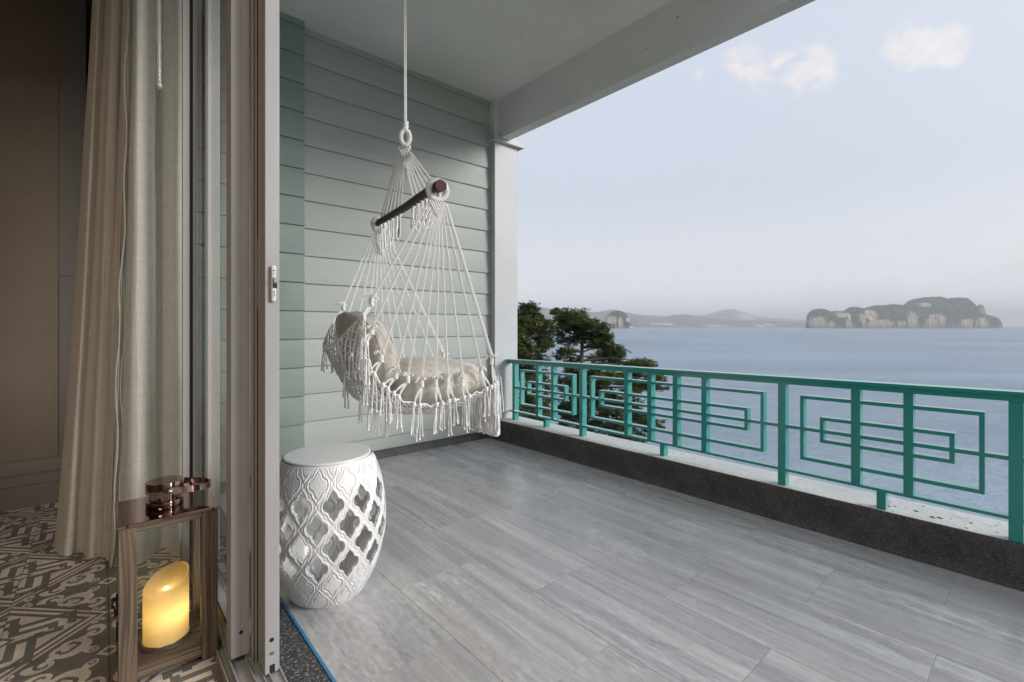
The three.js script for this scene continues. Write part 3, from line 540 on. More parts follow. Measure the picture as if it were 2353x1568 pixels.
// ---------------------------------------------------------------- lantern and candle
{
  const x0 = 0.0265, x1 = 0.2365, z0 = -1.7135, z1 = -1.5035, cx = (x0 + x1) / 2, cz = (z0 + z1) / 2;
  const L = thing('lantern', 'square wooden lantern with glass sides and a copper chrome lid on the patterned floor', 'lantern', [cx, 0, cz]);
  const woodTex = (() => { const w = fbm(3, 2, 3, 1001), g = fbm(42, 2, 4, 1011), f = fbm(160, 5, 3, 1021); return tex(512, 1024, (u, v) => { const q = (w(u, v) - 0.5) * 0.12, a = g(u + q, v), k = clamp(0.5 + (a - 0.5) * 2.0 + (f(u + q, v) - 0.5) * 0.5, 0, 1); return mix3([76, 65, 54], [126, 110, 92], k); }, true, 0.16, 0.42); })();
  const wood = std({ color: lin(0.92, 0.9, 0.88), map: woodTex, roughness: 0.72 }), chrome = phy({ color: lin(0.36, 0.25, 0.22), metalness: 1, roughness: 0.09 });
  const w = 0.037, yb = 0.012, yt = 0.401;
  const shift = (g, k) => { const uv = g.attributes.uv; for (let i = 0; i < uv.count; i++) uv.setXY(i, uv.getX(i) + k * 0.37, uv.getY(i) + k * 0.21); return g; };
  let n = 0;
  for (const [a, b] of [[x0, z1 - w], [x1 - w, z1 - w], [x0, z0], [x1 - w, z0]]) mesh('post', shift(box(a, a + w, yb * 0 + 0.001, yt, b, b + w, 0.002, 1), ++n), wood, L);
  for (const z of [z1 - 0.022, z0 + 0.008]) { mesh('top_bar', shift(box(x0 + w - 0.001, x1 - w + 0.001, 0.385, yt - 0.001, z, z + 0.018, 0.001, 0), ++n), wood, L); mesh('bottom_bar', shift(box(x0 + w - 0.001, x1 - w + 0.001, yb, 0.034, z, z + 0.018, 0.001, 0), ++n), wood, L); }
  for (const x of [x0 + 0.003, x1 - 0.021]) { mesh('top_bar', shift(box(x, x + 0.018, 0.385, yt - 0.001, z0 + w - 0.001, z1 - w + 0.001, 0.001, 2), ++n), wood, L); mesh('bottom_bar', shift(box(x, x + 0.018, yb, 0.034, z0 + w - 0.001, z1 - w + 0.001, 0.001, 2), ++n), wood, L); }
  mesh('base_board', shift(box(x0 + 0.006, x1 - 0.006, 0.0345, 0.0415, z0 + 0.006, z1 - 0.006, 0.0008, 0), ++n), wood, L);
  const pane = (a, b, rot, x, z) => { const g = new THREE.PlaneGeometry(0.138, 0.344); g.rotateY(rot); g.translate(x, 0.213, z); return g; };
  mesh('pane', pane(0, 0, 0, cx, z1 - 0.016), glassMat, L); mesh('pane', pane(0, 0, Math.PI, cx, z0 + 0.016), glassMat, L);
  mesh('pane', pane(0, 0, -Math.PI / 2, x0 + 0.014, cz), glassMat, L); mesh('pane', pane(0, 0, Math.PI / 2, x1 - 0.014, cz), glassMat, L);
  const lid = mesh('lid', [box(x0 - 0.0035, x1 + 0.0035, 0.4015, 0.4105, z0 - 0.0035, z1 + 0.0035, 0.0012)], chrome, L);
  for (const x of [x0 + 0.018, x1 - 0.012]) { const g = new THREE.CylinderGeometry(0.0028, 0.0028, 0.003, 12); g.rotateX(Math.PI / 2); g.translate(x, 0.4058, z1 + 0.004); mesh('screw', g, blackMat, lid); }
  const cap = new THREE.LatheGeometry([[0, 0.4106], [0.0425, 0.4106], [0.043, 0.4115], [0.043, 0.4275], [0.0425, 0.4285], [0.0358, 0.4285], [0.0352, 0.4292], [0.0352, 0.4495], [0.0358, 0.4502], [0.0425, 0.4502], [0.0432, 0.451], [0.0432, 0.4765], [0.0424, 0.4782], [0, 0.4788]].map(([a, b]) => new THREE.Vector2(a, b)), 72);
  const capG = toCreasedNormals(cap, 0.6); capG.translate(cx - 0.004, 0, cz + 0.004); mesh('chimney_cap', capG, chrome, lid);
  // strap handle folded down to the right
  const hp = []; for (let i = 0; i <= 40; i++) { const t = i / 40 * Math.PI, ex = Math.pow(Math.sin(t), 0.8); hp.push(V(cx + 0.004 + 0.098 * ex, 0.459 - 0.008 * ex, cz + 0.052 * Math.cos(t) + 0.012 * ex)); }
  const strap = grid(80, 1, (a, b) => { const c = new THREE.CatmullRomCurve3(hp), p = c.getPoint(a); return { x: p.x, y: p.y + (b - 0.5) * 0.017, z: p.z }; });
  const strapIn = grid(80, 1, (a, b) => { const c = new THREE.CatmullRomCurve3(hp), p = c.getPoint(a), m = V(cx + 0.02, p.y, cz); m.sub(p).setLength(0.0018); return { x: p.x + m.x, y: p.y + (0.5 - b) * 0.017, z: p.z + m.z }; });
  const rims = [0.0085, -0.0085].map((e) => grid(80, 1, (a, b) => { const c = new THREE.CatmullRomCurve3(hp), p = c.getPoint(a), m = V(cx + 0.02, p.y, cz); m.sub(p).setLength(0.0018 * b); return { x: p.x + m.x, y: p.y + e, z: p.z + m.z }; }));
  mesh('handle', [strap, strapIn, ...rims], phy({ color: lin(0.46, 0.30, 0.26), metalness: 1, roughness: 0.1, side: THREE.DoubleSide }), L);
  for (const s of [1, -1]) { const g = new THREE.SphereGeometry(0.0065, 16, 10); g.scale(1, 1, 0.8); g.translate(cx + 0.003, 0.459, cz + s * 0.0555); mesh('rivet', g, steelMat, L); }
  // hook latch on the left side
  const lx = x0 - 0.002, latch = [box(lx - 0.002, lx + 0.002, 0.185, 0.235, z1 - 0.03, z1 - 0.016, 0.001)]; const hk = []; for (let i = 0; i <= 10; i++) hk.push(V(lx - 0.006 - 0.003 * Math.sin(i * 0.6), 0.225 - i * 0.0042, z1 - 0.022 + 0.004 * Math.sin(i * 0.9))); latch.push(tube(hk, 0.0022, 6, 24)); const kn = new THREE.SphereGeometry(0.005, 10, 8); kn.translate(lx - 0.006, 0.226, z1 - 0.022); latch.push(kn);
  mesh('latch', latch, blackMat, L); mesh('hinge', box(lx - 0.0015, lx + 0.002, 0.118, 0.165, z1 - 0.03, z1 - 0.02, 0.0008), blackMat, L);

  const ccx = cx - 0.002, ccz = cz + 0.012, R0 = 0.0515;
  const C = thing('pillar_candle', 'cream flameless pillar candle with a slanted hollow top glowing inside the lantern', 'candle', [ccx, 0.042, ccz]);
  const wax = phy({ color: lin(0.93, 0.76, 0.41), roughness: 1, transmission: 0.62, thickness: 0, side: THREE.DoubleSide, specularIntensity: 0.4 });
  const topY = (x, z) => 0.207 + (x * 0.72 - z * 0.55) / 0.906 * 0.5;
  const outer = grid(72, 16, (a, t) => { const w2 = -a * 2 * Math.PI, x = R0 * Math.cos(w2), z = R0 * Math.sin(w2); return { x: ccx + x, y: lerp(0.056, topY(x, z), t), z: ccz + z }; }, true);
  const rimG = grid(72, 6, (a, t) => { const w2 = -a * 2 * Math.PI, r = R0 - 0.0045 * t, x = r * Math.cos(w2), z = r * Math.sin(w2); return { x: ccx + x, y: topY(x, z) + 0.0012 * Math.sin(t * Math.PI), z: ccz + z }; }, true);
  const bowl = grid(72, 14, (a, t) => { const w2 = -a * 2 * Math.PI, r = (R0 - 0.0045) * (1 - t), x = r * Math.cos(w2), z = r * Math.sin(w2), k = Math.pow(1 - t, 2.2); return { x: ccx + x, y: lerp(0.182, topY(x, z), k), z: ccz + z }; }, true);
  mesh('wax_body', outer, wax, C); mesh('bowl', [rimG, bowl], wax, C);
  const ring = new THREE.LatheGeometry([[0, 0.042], [0.0535, 0.042], [0.0542, 0.043], [0.0542, 0.056], [0.0535, 0.057], [0.046, 0.057]].map(([a, b]) => new THREE.Vector2(a, b)), 64); ring.translate(ccx, 0, ccz); mesh('base_ring', toCreasedNormals(ring, 0.6), phy({ color: lin(0.62, 0.56, 0.42), metalness: 1, roughness: 0.28 }), C);
  const glow = std({ color: lin(1, 0.9, 0.6), emissive: lin(1, 0.82, 0.42), emissiveIntensity: 5 });
  const wick = new THREE.SphereGeometry(0.0065, 16, 12); wick.scale(1, 0.7, 1); wick.translate(ccx, 0.184, ccz); mesh('bulb', wick, glow, C);
  const led = new THREE.SphereGeometry(0.009, 16, 12); led.translate(ccx + 0.011, 0.128, ccz + 0.013); mesh('bulb', led, glow, C);
  for (const [y, i, o] of [[0.128, 0.0056, 1], [0.184, 0.0004, 0]]) { const l = new THREE.PointLight(lin(1, 0.72, 0.36), i); l.name = 'candle_light'; l.position.set(0.011 * o, y - 0.042, 0.013 * o); l.castShadow = true; l.shadow.radius = 0.3; C.add(l); }
}

// ---------------------------------------------------------------- hanging chair
{
  const u = V(0.187, 0, -0.982), f = V(0.982, 0, 0.187), K0 = 1.749, WID = 0.54;
  const P = (ff, k, h) => V(f.x * ff + u.x * k, h, f.z * ff + u.z * k);
  const H = thing('hanging_chair', 'white macrame rope chair with fringes hanging from the ceiling by a dark wooden stick', 'hanging chair', [1.0, 0.5, -1.9]);
  const cottonBump = (() => { return tex(64, 64, (a, b) => 127 + 120 * Math.sin((a + b * 2) * 2 * Math.PI * 2), false, 1); })();
  const cotton = phy({ color: lin(0.88, 0.88, 0.875), roughness: 0.92, sheen: 0.4, sheenRoughness: 0.5, sheenColor: lin(0.8, 0.8, 0.8) });
  const r = rng(33);
  const twin = (a, b, rad = 0.0022, gap = 0.0024, sagd = 0) => { // two strands side by side
    const d = b.clone().sub(a).normalize(), s = V(0.756, 0, 0.654).cross(d).cross(d).normalize().multiplyScalar(gap), m = a.clone().lerp(b, 0.5).add(V(0, -sagd, 0));
    return [1, -1].map((k) => tube([a.clone().addScaledVector(s, k), m.clone().addScaledVector(s, k * 1.05), b.clone().addScaledVector(s, k)], rad, 6, 8));
  };
  // a twisted strand
  const strand = (pts, rad) => tube(pts, rad, 5, Math.max(4, pts.length * 2));
  const wavy = (a, len, sx, sz, rad, seg = 5) => { const pts = []; for (let i = 0; i <= seg; i++) { const t = i / seg; pts.push(V(a.x + sx * t + (r() - 0.5) * 0.004 * (i ? 1 : 0), a.y - len * t, a.z + sz * t + (r() - 0.5) * 0.004 * (i ? 1 : 0))); } return tube(pts, rad, 5, seg * 2); };
  const tassel = (p, len, n = 5, spread = 0.011, rad = 0.0019) => { const out = []; for (let i = 0; i < n; i++) { const a = r() * 6.28, s = spread * (0.3 + 0.7 * r()), o = p.clone().add(V(Math.cos(a) * 0.004, 0, Math.sin(a) * 0.004)), L = len * (0.88 + 0.2 * r()); out.push(wavy(o, L, Math.cos(a) * s, Math.sin(a) * s, rad)); const e = new THREE.ConeGeometry(rad * 2.1, 0.012, 6); e.translate(o.x + Math.cos(a) * s, o.y - L + 0.001, o.z + Math.sin(a) * s); out.push(e); } const k = new THREE.SphereGeometry(0.0075, 8, 6); k.scale(1, 1.5, 1); k.translate(p.x, p.y, p.z); out.push(k); return out; };
  const knot = (p, dir) => { // wrapped knot with a frayed bow
    const out = []; for (let i = 0; i < 5; i++) { const g = new THREE.TorusGeometry(0.0062, 0.0031, 6, 12); g.rotateX(Math.PI / 2); g.rotateZ((r() - 0.5) * 0.5); g.translate(p.x, p.y - 0.012 + i * 0.0056, p.z); out.push(g); }
    for (let b = 0; b < 4; b++) { const a0 = r() * 6.28, u0 = -0.5 + 1.5 * r(), L0 = 0.016 + 0.014 * r(); for (let i = 0; i < 6; i++) { const a = a0 + (r() - 0.5) * 0.8, L = L0 * (0.8 + 0.4 * r()), q = p.clone().add(V(0, 0.012, 0)), e1 = q.clone().add(V(Math.cos(a) * L * 0.55, L * (0.25 + 0.35 * u0) + 0.004 * r(), Math.sin(a) * L * 0.55)), e2 = q.clone().add(V(Math.cos(a) * L, L * (0.6 * u0 - 0.25) + 0.006 * (r() - 0.5), Math.sin(a) * L)); out.push(tube([q, e1, e2], 0.0013 + r() * 0.0007, 4, 4)); } }
    return out;
  };

  // sling
  const E = [[0.39, 0.946], [0.402, 0.838], [0.424, 0.736], [0.462, 0.684], [0.501, 0.651], [0.551, 0.614], [0.6, 0.6], [0.664, 0.595], [0.711, 0.602], [0.779, 0.614], [0.867, 0.632], [0.935, 0.659]];
  const M = [[0.290, 0.800], [0.335, 0.72], [0.372, 0.655], [0.42, 0.592], [0.50, 0.548], [0.60, 0.524], [0.70, 0.514], [0.79, 0.520], [0.88, 0.548], [0.955, 0.600]];
  const curve = (a) => new THREE.CatmullRomCurve3(a.map(([x, y]) => V(x, y, 0)));
  const ce = curve(E), cm = curve(M);
  const sling = (s, t, off = 0) => { const a = ce.getPointAt(s), b = cm.getPointAt(s), w = 4 * t * (1 - t), ww = w * (1.0 - 0.08 * w); return P(lerp(a.x, b.x, ww), K0 + WID * t, lerp(a.y, b.y, ww) - off); };
  {
    const NS = 44, NT = 34, out = [], pt = []; for (let i = 0; i <= NS; i++) { pt.push([]); for (let j = 0; j <= NT; j++) { const p = sling(i / NS, j / NT); p.add(V((r() - 0.5) * 0.006, (r() - 0.5) * 0.004, (r() - 0.5) * 0.006)); pt[i].push(p); } }
    const down = V(-0.5, -0.8, 0).normalize();
    for (let i = 0; i <= NS; i++) for (let j = 0; j <= NT; j++) {
      if ((i + j) % 2) continue;
      for (const dj of [-1, 1]) if (i < NS && j + dj >= 0 && j + dj <= NT) {
        const a = pt[i][j], b = pt[i + 1][j + dj], dir = b.clone().sub(a).normalize(), side = dir.clone().cross(down).normalize().multiplyScalar(0.0027), m = a.clone().lerp(b, 0.5);
        for (const k of [1, -1]) out.push(tube([a, m.clone().addScaledVector(side, k * 1.3), b], 0.0019, 4, 3));
      }
      const g = new THREE.IcosahedronGeometry(0.0040, 0); g.translate(pt[i][j].x, pt[i][j].y, pt[i][j].z); out.push(g);
    }
    // edge cords
    for (const t of [0, 1]) { const pts = []; for (let i = 0; i <= 40; i++) { const p = sling(i / 40, t); p.add(V(0, 0.007 * Math.sin(i * 2.2), 0)); pts.push(p); } out.push(tube(pts, 0.0032, 6, 120)); }
    for (const s of [0, 1]) { const pts = []; for (let i = 0; i <= 20; i++) pts.push(sling(s, i / 20)); out.push(tube(pts, 0.0032, 6, 50)); }
    const net = mesh('net', out, cotton, H); net.userData.kind = 'stuff';
  }
  // suspension knots and ropes
  const KN = [[0.421, 0.989], [0.421, 0.884], [0.456, 0.783], [0.51, 0.719], [0.556, 0.7], [0.611, 0.682], [0.668, 0.684], [0.717, 0.689], [0.781, 0.694], [0.865, 0.717], [0.915, 0.756]];
  const S1 = at(1013, 427, 1.72), S2 = at(867, 514, 2.5);
  const stickPts = [S2, at(905, 492, 2.32), at(940, 471, 2.12), at(975, 447, 1.92), at(998, 433, 1.80), S1];
  const stickC = new THREE.CatmullRomCurve3(stickPts);
  const barkTex = (() => { const g = fbm(6, 18, 4, 1201), q = fbm(30, 6, 3, 1211); return tex(256, 256, (a, b) => { const k = clamp(g(a, b) * 0.6 + q(a, b) * 0.4, 0, 1); return mix3([26, 20, 19], [84, 68, 64], k * k); }); })();
  const wood = std({ color: lin(1, 0.95, 0.93), roughness: 0.62, map: barkTex });
  const sg = limb(stickPts, [0.0155, 0.0165, 0.0185, 0.019, 0.0205, 0.022], 20, 40, 0.12, 3);
  { const n = sg.attributes.position.count, uv = new Float32Array(n * 2), p = sg.attributes.position; for (let i = 0; i < n; i++) { uv[i * 2] = (p.getX(i) + p.getY(i)) * 6; uv[i * 2 + 1] = p.getZ(i) * 3; } sg.setAttribute('uv', new THREE.BufferAttribute(uv, 2)); }
  const stick = mesh('spreader_stick', sg, wood, H);
  { const g = new THREE.CircleGeometry(0.0198, 24), d = S1.clone().sub(stickPts[4]).normalize(); g.lookAt(d); g.translate(S1.x + d.x * 0.0012, S1.y + d.y * 0.0012, S1.z + d.z * 0.0012); mesh('cut_end', g, std({ color: lin(0.085, 0.036, 0.026), roughness: 0.6 }), stick); }

  const side = (near) => {
    const k = near ? K0 : K0 + WID, end = near ? stickC.getPointAt(0.945) : stickC.getPointAt(0.03), ax = near ? S1.clone().sub(stickPts[3]).normalize() : S2.clone().sub(stickPts[1]).normalize();
    const rs = near ? 1 : 1.0, ringC = end.clone().add(V(0, -0.013, 0)).addScaledVector(ax, near ? 0.004 : 0.0);
    // wrapped ring on the stick
    const ringG = []; { const main = new THREE.TorusGeometry(0.0345 * rs, 0.0098, 10, 48); main.lookAt(V(ax.x, ax.y * 0.3, ax.z)); main.translate(ringC.x, ringC.y, ringC.z); ringG.push(main); }
    const X = V(0, 1, 0).cross(ax).normalize(), Y = ax.clone().cross(X).normalize();
    for (let i = 0; i < 34; i++) { const a = i / 34 * 6.2832, c = ringC.clone().addScaledVector(X, Math.cos(a) * 0.0345).addScaledVector(Y, Math.sin(a) * 0.0345), rd = X.clone().multiplyScalar(Math.cos(a)).addScaledVector(Y, Math.sin(a)), pts = []; for (let j = 0; j < 8; j++) { const b = j / 8 * 6.2832; pts.push(c.clone().addScaledVector(rd, Math.cos(b) * 0.0104).addScaledVector(ax, Math.sin(b) * 0.0104)); } ringG.push(tube(pts, 0.0026, 5, 14, true)); }
    mesh('ring', ringG, cotton, H);
    // woven heart
    const heart = [], top = ringC.clone().addScaledVector(Y, (Y.y > 0 ? -1 : 1) * 0.043);
    const hx = near ? f.clone().multiplyScalar(1) : f.clone();
    for (let i = 0; i < 7; i++) for (let j = 0; j <= 6 - i; j++) { const w = (j - (6 - i) / 2) * 0.0098, p = top.clone().addScaledVector(hx, w).add(V(0, -i * 0.0082 - 0.002, 0)); for (const q of [1, -1]) heart.push(tube([p.clone().addScaledVector(hx, -0.005).add(V(0, 0.004 * q, 0)), p.clone().addScaledVector(ax, (near ? 1 : -1) * 0.003 * q + 0.003), p.clone().addScaledVector(hx, 0.005).add(V(0, -0.004 * q, 0))], 0.0026, 5, 4)); }
    mesh('woven_heart', heart, cotton, H);
    KN.forEach(([ff, h], i) => {
      const p = P(ff, k, h + (near ? 0 : 0.004 * Math.sin(i * 3))), t = i / (KN.length - 1), a = top.clone().addScaledVector(hx, (t - 0.5) * 0.066).add(V(0, -0.054 * (1 - Math.abs(t - 0.5) * 2) - 0.004, 0));
      mesh('rope', twin(a, p.clone().add(V(0, 0.012, 0))), cotton, H);
      if (i === KN.length - 1) mesh('rope', twin(a.clone().addScaledVector(hx, 0.004), p.clone().add(V(0.007, 0.012, 0))), cotton, H);
      mesh('knot', knot(p), cotton, H);
      // short legs from the knot to the net edge, and a tassel under each
      const legs = []; for (const o of [-0.017, 0.017]) {
        const s = clamp((() => { let best = 0, bd = 9; for (let q = 0; q <= 60; q++) { const e = ce.getPointAt(q / 60), dd = (e.x - ff) ** 2 + (e.y - h) ** 2 + (q / 60 < 0.04 ? 1e-5 : 0); if (dd < bd) { bd = dd; best = q / 60; } } return best; })() + o * 0.9 + (i < 3 ? 0.035 * (i + 0.4) / 2.4 + (i === 0 ? 0.0 : 0.02) : 0), 0, 1);
        const e = sling(s, near ? 0 : 1), m = p.clone().lerp(e, 0.5); legs.push(tube([p.clone().add(V(0, -0.01, 0)), m.clone().add(V(0.003, 0, 0.001)), e], 0.0026, 5, 5), tube([p.clone().add(V(0.002, -0.01, 0)), m.clone().add(V(-0.003, 0, -0.001)), e.clone().add(V(0.003, 0, 0))], 0.0026, 5, 5));
        if ((near && (i > 2 || o > 0)) || (!near && i > 6)) mesh('tassel', tassel(e.clone().addScaledVector(u, near ? -0.008 : 0.008), (near ? 0.115 : 0.09) * (0.85 + 0.3 * r()) * (i < 3 ? 1.2 : 1), 3 + Math.floor(r() * 2)), cotton, H);
      }
      mesh('leg_cords', legs, cotton, H);
    });
    // clump of short ends under the ring
    if (near) { const g = []; for (let i = 0; i < 12; i++) { const a = r() * 6.28; const q = new THREE.SphereGeometry(0.006, 7, 5); q.translate(ringC.x + Math.cos(a) * 0.008, ringC.y - 0.012 - r() * 0.01, ringC.z + Math.sin(a) * 0.008); g.push(q); } mesh('knot', g, cotton, H); }
  };
  side(true); side(false);
  // ropes from the top knot to the stick, each ending in a tassel under the stick
  const apex = at(929, 372, 2.13), loopC = at(931, 316, 2.12);
  const hits = [0.055, 0.10, 0.16, 0.22, 0.29, 0.355, 0.575, 0.645, 0.71, 0.775, 0.835, 0.90];
  hits.forEach((t, i) => {
    const q = stickC.getPointAt(t), k = i / (hits.length - 1) - 0.5, a = apex.clone().add(V(0.05 * k * 0.756, 0.012 + 0.055 * Math.abs(k) * 1.2, 0.05 * k * 0.654));
    const top = q.clone().add(V(0, 0.018, 0)); mesh('rope', twin(a, top, 0.0021, 0.0024), cotton, H);
    if (t < 0.88) mesh('tassel', tassel(q.clone().add(V(0, -0.022, 0)), (i < 6 ? 0.125 : 0.10) * (0.85 + 0.35 * r()), 4, 0.009, 0.0026), cotton, H);
  });
  // top loop, its woven wedge and the hanging cord
  { const g = []; const pts = []; for (let i = 0; i < 24; i++) { const a = i / 24 * 6.2832; pts.push(loopC.clone().add(V(Math.cos(a) * 0.019 * 0.9, Math.sin(a) * 0.033, Math.cos(a) * 0.010))); } g.push(tube(pts, 0.0088, 8, 60, true)); const c = new THREE.CatmullRomCurve3(pts, true); for (let i = 0; i < 34; i++) { const p = c.getPointAt(i / 34), tg = c.getTangentAt(i / 34), q = new THREE.TorusGeometry(0.0088, 0.0022, 5, 12); q.lookAt(tg); q.translate(p.x, p.y, p.z); g.push(q); } mesh('top_loop', g, cotton, H);
    const w = []; for (let i = 0; i < 7; i++) for (let j = 0; j <= 6 - i; j++) { const q = new THREE.TorusGeometry(0.0045, 0.0023, 5, 8); q.rotateY(0.7 + j); const x = (j - (6 - i) / 2) * 0.0085; q.translate(apex.x + x * 0.756, apex.y + 0.066 - i * 0.0092, apex.z + x * 0.654); w.push(q); } mesh('woven_wedge', w, cotton, H);
    const kn = []; for (let i = 0; i < 6; i++) { const q = new THREE.TorusGeometry(0.0085, 0.0042, 6, 14); q.rotateX(Math.PI / 2 + (r() - 0.5) * 0.7); q.translate(loopC.x + 0.002 + (r() - 0.5) * 0.006, loopC.y + 0.038 + i * 0.0058, loopC.z); kn.push(q); } mesh('knot', kn, cotton, H);
    const b = loopC.clone().add(V(-0.003, 0.06, 0)); mesh('hanging_cord', [tube([b, V(b.x - 0.004, CEIL, b.z)], 0.0034, 6, 1), tube([b.clone().add(V(0.0062, 0, 0.002)), V(b.x + 0.0022, CEIL, b.z + 0.002)], 0.0034, 6, 1)], cotton, H); }
  // fringes: along the back edge and underside
  for (let i = 0; i < 9; i++) { const s = [0.0, 0.02, 0.14, 0.2, 0.3, 0.38, 0.46, 0.1, 0.26][i], t = [0.5, 0.38, 0.3, 0.42, 0.36, 0.3, 0.4, 0.15, 0.14][i]; mesh('tassel', tassel(sling(s, t, 0.004), 0.075 + 0.03 * r(), 4, 0.012), cotton, H); }
  for (const [s, len] of [[0.05, 0.14], [0.1, 0.13], [0.17, 0.17], [0.2, 0.15], [0.26, 0.19]]) mesh('tassel', tassel(sling(s, 0.03).addScaledVector(u, -0.012), len, 3, 0.008), cotton, H);
  { // apron of long strings on the front edge
    const hem = new THREE.CatmullRomCurve3([P(0.950, 1.762, 0.668), P(0.982, 1.85, 0.607), P(1.0, 2.0, 0.566), P(0.985, 2.14, 0.552), P(0.945, 2.262, 0.556)]);
    const fr = []; for (let i = 0; i < 210; i++) { const t = i / 209, p = hem.getPoint(t).addScaledVector(f, (r() - 0.5) * 0.02), len = p.y - (0.392 + 0.055 * Math.pow(1 - t, 2.5) + 0.02 * r()); fr.push(wavy(p, len, f.x * 0.012 * (r() - 0.3), f.z * 0.012 * r(), 0.0021, 4)); const e = new THREE.ConeGeometry(0.0046, 0.014, 5); e.translate(p.x + 0.004, p.y - len, p.z); fr.push(e); }
    mesh('front_fringe', fr, cotton, H).userData.kind = 'stuff';
    const ap = []; for (let j = 0; j < 7; j++) for (let i = 0; i < 26; i++) { const t = clamp((i + (j % 2) * 0.5) / 26, 0, 1), q = j / 6.5, t2 = clamp(t + 0.035, 0, 1), a = sling(1, t).lerp(hem.getPoint(t), q), b = sling(1, t2).lerp(hem.getPoint(t2), q + 0.05), m = a.clone().lerp(b, 0.5).add(V(0, 0.006, 0)).addScaledVector(f, 0.004); ap.push(tube([a, m, b], 0.0028, 5, 4)); } for (let i = 0; i <= 30; i++) ap.push(tube([sling(1, i / 30), hem.getPoint(i / 30)], 0.002, 4, 2));
    mesh('front_weave', ap, cotton, H);
    const lg = []; for (let i = 0; i < 14; i++) { const p = sling(0.985, 0).addScaledVector(f, 0.012 + 0.03 * r()).addScaledVector(u, -0.01 + 0.05 * r()).add(V(0, 0.035, 0)); lg.push(wavy(p, 0.15 + 0.05 * r(), f.x * 0.014, f.z * 0.014, 0.0021, 5)); } mesh('tassel', lg, cotton, H); }

  // cushions
  const clothTex = (() => { const a = fbm(120, 120, 2, 1301), b = fbm(6, 6, 4, 1311); return tex(512, 512, (x, y) => { const k = 226 + (a(x, y) - 0.5) * 16 + (b(x, y) - 0.5) * 14; return [k, k * 0.985, k * 0.955]; }, true, 1); })();
  const canvas = phy({ color: lin(0.84, 0.825, 0.79), map: clothTex, roughness: 0.85, sheen: 0.25, sheenRoughness: 0.5, sheenColor: lin(0.6, 0.58, 0.54) });
  const pillow = (hw, hh, hd, power, puff, wr, seed, put, gather) => {
    let g = new THREE.BoxGeometry(2, 2, 2, 56, 26, 56); g.deleteAttribute('uv'); g.deleteAttribute('normal'); g = mergeVertices(g, 1e-4); const p = g.attributes.position, uv = new Float32Array(p.count * 2);
    for (let i = 0; i < p.count; i++) {
      let x = p.getX(i), y = p.getY(i), z = p.getZ(i); const l = Math.pow(Math.abs(x) ** power + Math.abs(y) ** power + Math.abs(z) ** power, 1 / power), m = Math.max(Math.abs(x), Math.abs(y), Math.abs(z)); x *= m / l; y *= m / l; z *= m / l;
      const b = (1 - x * x) * (1 - z * z), ed = 1 - b; let yy = y * (1 + puff * b);
      const cr = Math.abs(fb3(x * 2.2 + seed, y * 1.6, z * 2.2, 3)), w = wr * (0.35 + ed) * (fb3(x * 2.4 + seed * 2, y * 1.8 + 3, z * 2.4, 3) - 0.7 * Math.max(0, 0.10 - cr) * 5);
      const q = put(x * hw * (1 - 0.02 * (1 - y * y)) , yy * hh, z * hd, x, y, z); if (gather) { const ga = 0.0045 * Math.max(0, Math.abs(z) - 0.45) * 1.8 * Math.sin(x * 21 + 2.2 * fb3(x * 2, y, 1, 2)) * (1 - Math.abs(y) * 0.5); q.z += ga * Math.sign(z); q.y += ga * 0.7 * (y > 0 ? 1 : 0); } q.x += w * (x * 0.5); q.y += w * (y > 0 ? 1 : -0.3); q.z += w * (z * 0.5); p.setXYZ(i, q.x, q.y, q.z); uv[i * 2] = x * 1.3 + y * 0.3; uv[i * 2 + 1] = z * 1.3 + y * 0.3;
    }
    g.setAttribute('uv', new THREE.BufferAttribute(uv, 2)); g.computeVertexNormals(); return g;
  };
  const seamOn = (pts, par, mat) => mesh('seam', tube(pts, 0.0016, 5, 60), mat, par);
  const C2 = K0 + WID / 2;
  { const S = thing('seat_cushion', 'plump cream seat cushion lying in the rope chair', 'cushion', [0.9, 0.65, -1.7]);
    const put = (x, y, z) => { const ff = 0.745 + x, lift = -0.02 * Math.pow(Math.abs(z / 0.262), 2) * 0 , dip = 0.012 * (x / 0.2); return P(ff, C2 + z, 0.676 - 0.045 * (1 - (z / 0.255) ** 2) * (y < 0 ? 1 : 0.0) + y - dip * 0.0 + 0.012 * (x / 0.2) * (y < 0 ? 1 : -0.6) + lift); };
    mesh('cover', pillow(0.205, 0.060, 0.25, 3.6, 0.50, 0.010, 4, put, true), canvas, S);
    { const pts = []; for (let i = 0; i <= 50; i++) { const x = -0.86 + 1.72 * i / 50; pts.push(put(x * 0.205, 0, -0.2515 * Math.pow(1 - Math.pow(Math.abs(x), 3.6), 1 / 3.6))); } seamOn(pts, S, canvas); } }
  { const S = thing('back_cushion', 'thick cream back cushion standing upright in the rope chair', 'cushion', [0.75, 0.8, -1.8]);
    // x runs up the back, y is thickness, z across
    const put = (x, y, z) => { const t = x / 0.15, ff = 0.492 - 0.042 * t - 0.012 * t * t, curveB = -0.05 * (1 - (z / 0.255) ** 2); return P(ff + y * 1.0 + curveB * (0.6 + 0.4 * (t < 0 ? 1 : 1 - t * 0.2)), C2 + z * 0.98, 0.808 + x + y * 0.15); };
    mesh('cover', pillow(0.155, 0.058, 0.25, 3.6, 0.28, 0.008, 9, put), canvas, S);
    for (const yy of [0.45, -0.45]) { const pts = []; for (let i = 0; i <= 50; i++) { const x = -0.86 + 1.72 * i / 50; pts.push(put(x * 0.155, yy * 0.058, -0.2515 * Math.pow(1 - Math.pow(Math.abs(x), 3.6) - Math.pow(Math.abs(yy), 3.6), 1 / 3.6))); } seamOn(pts, S, canvas); } }
}

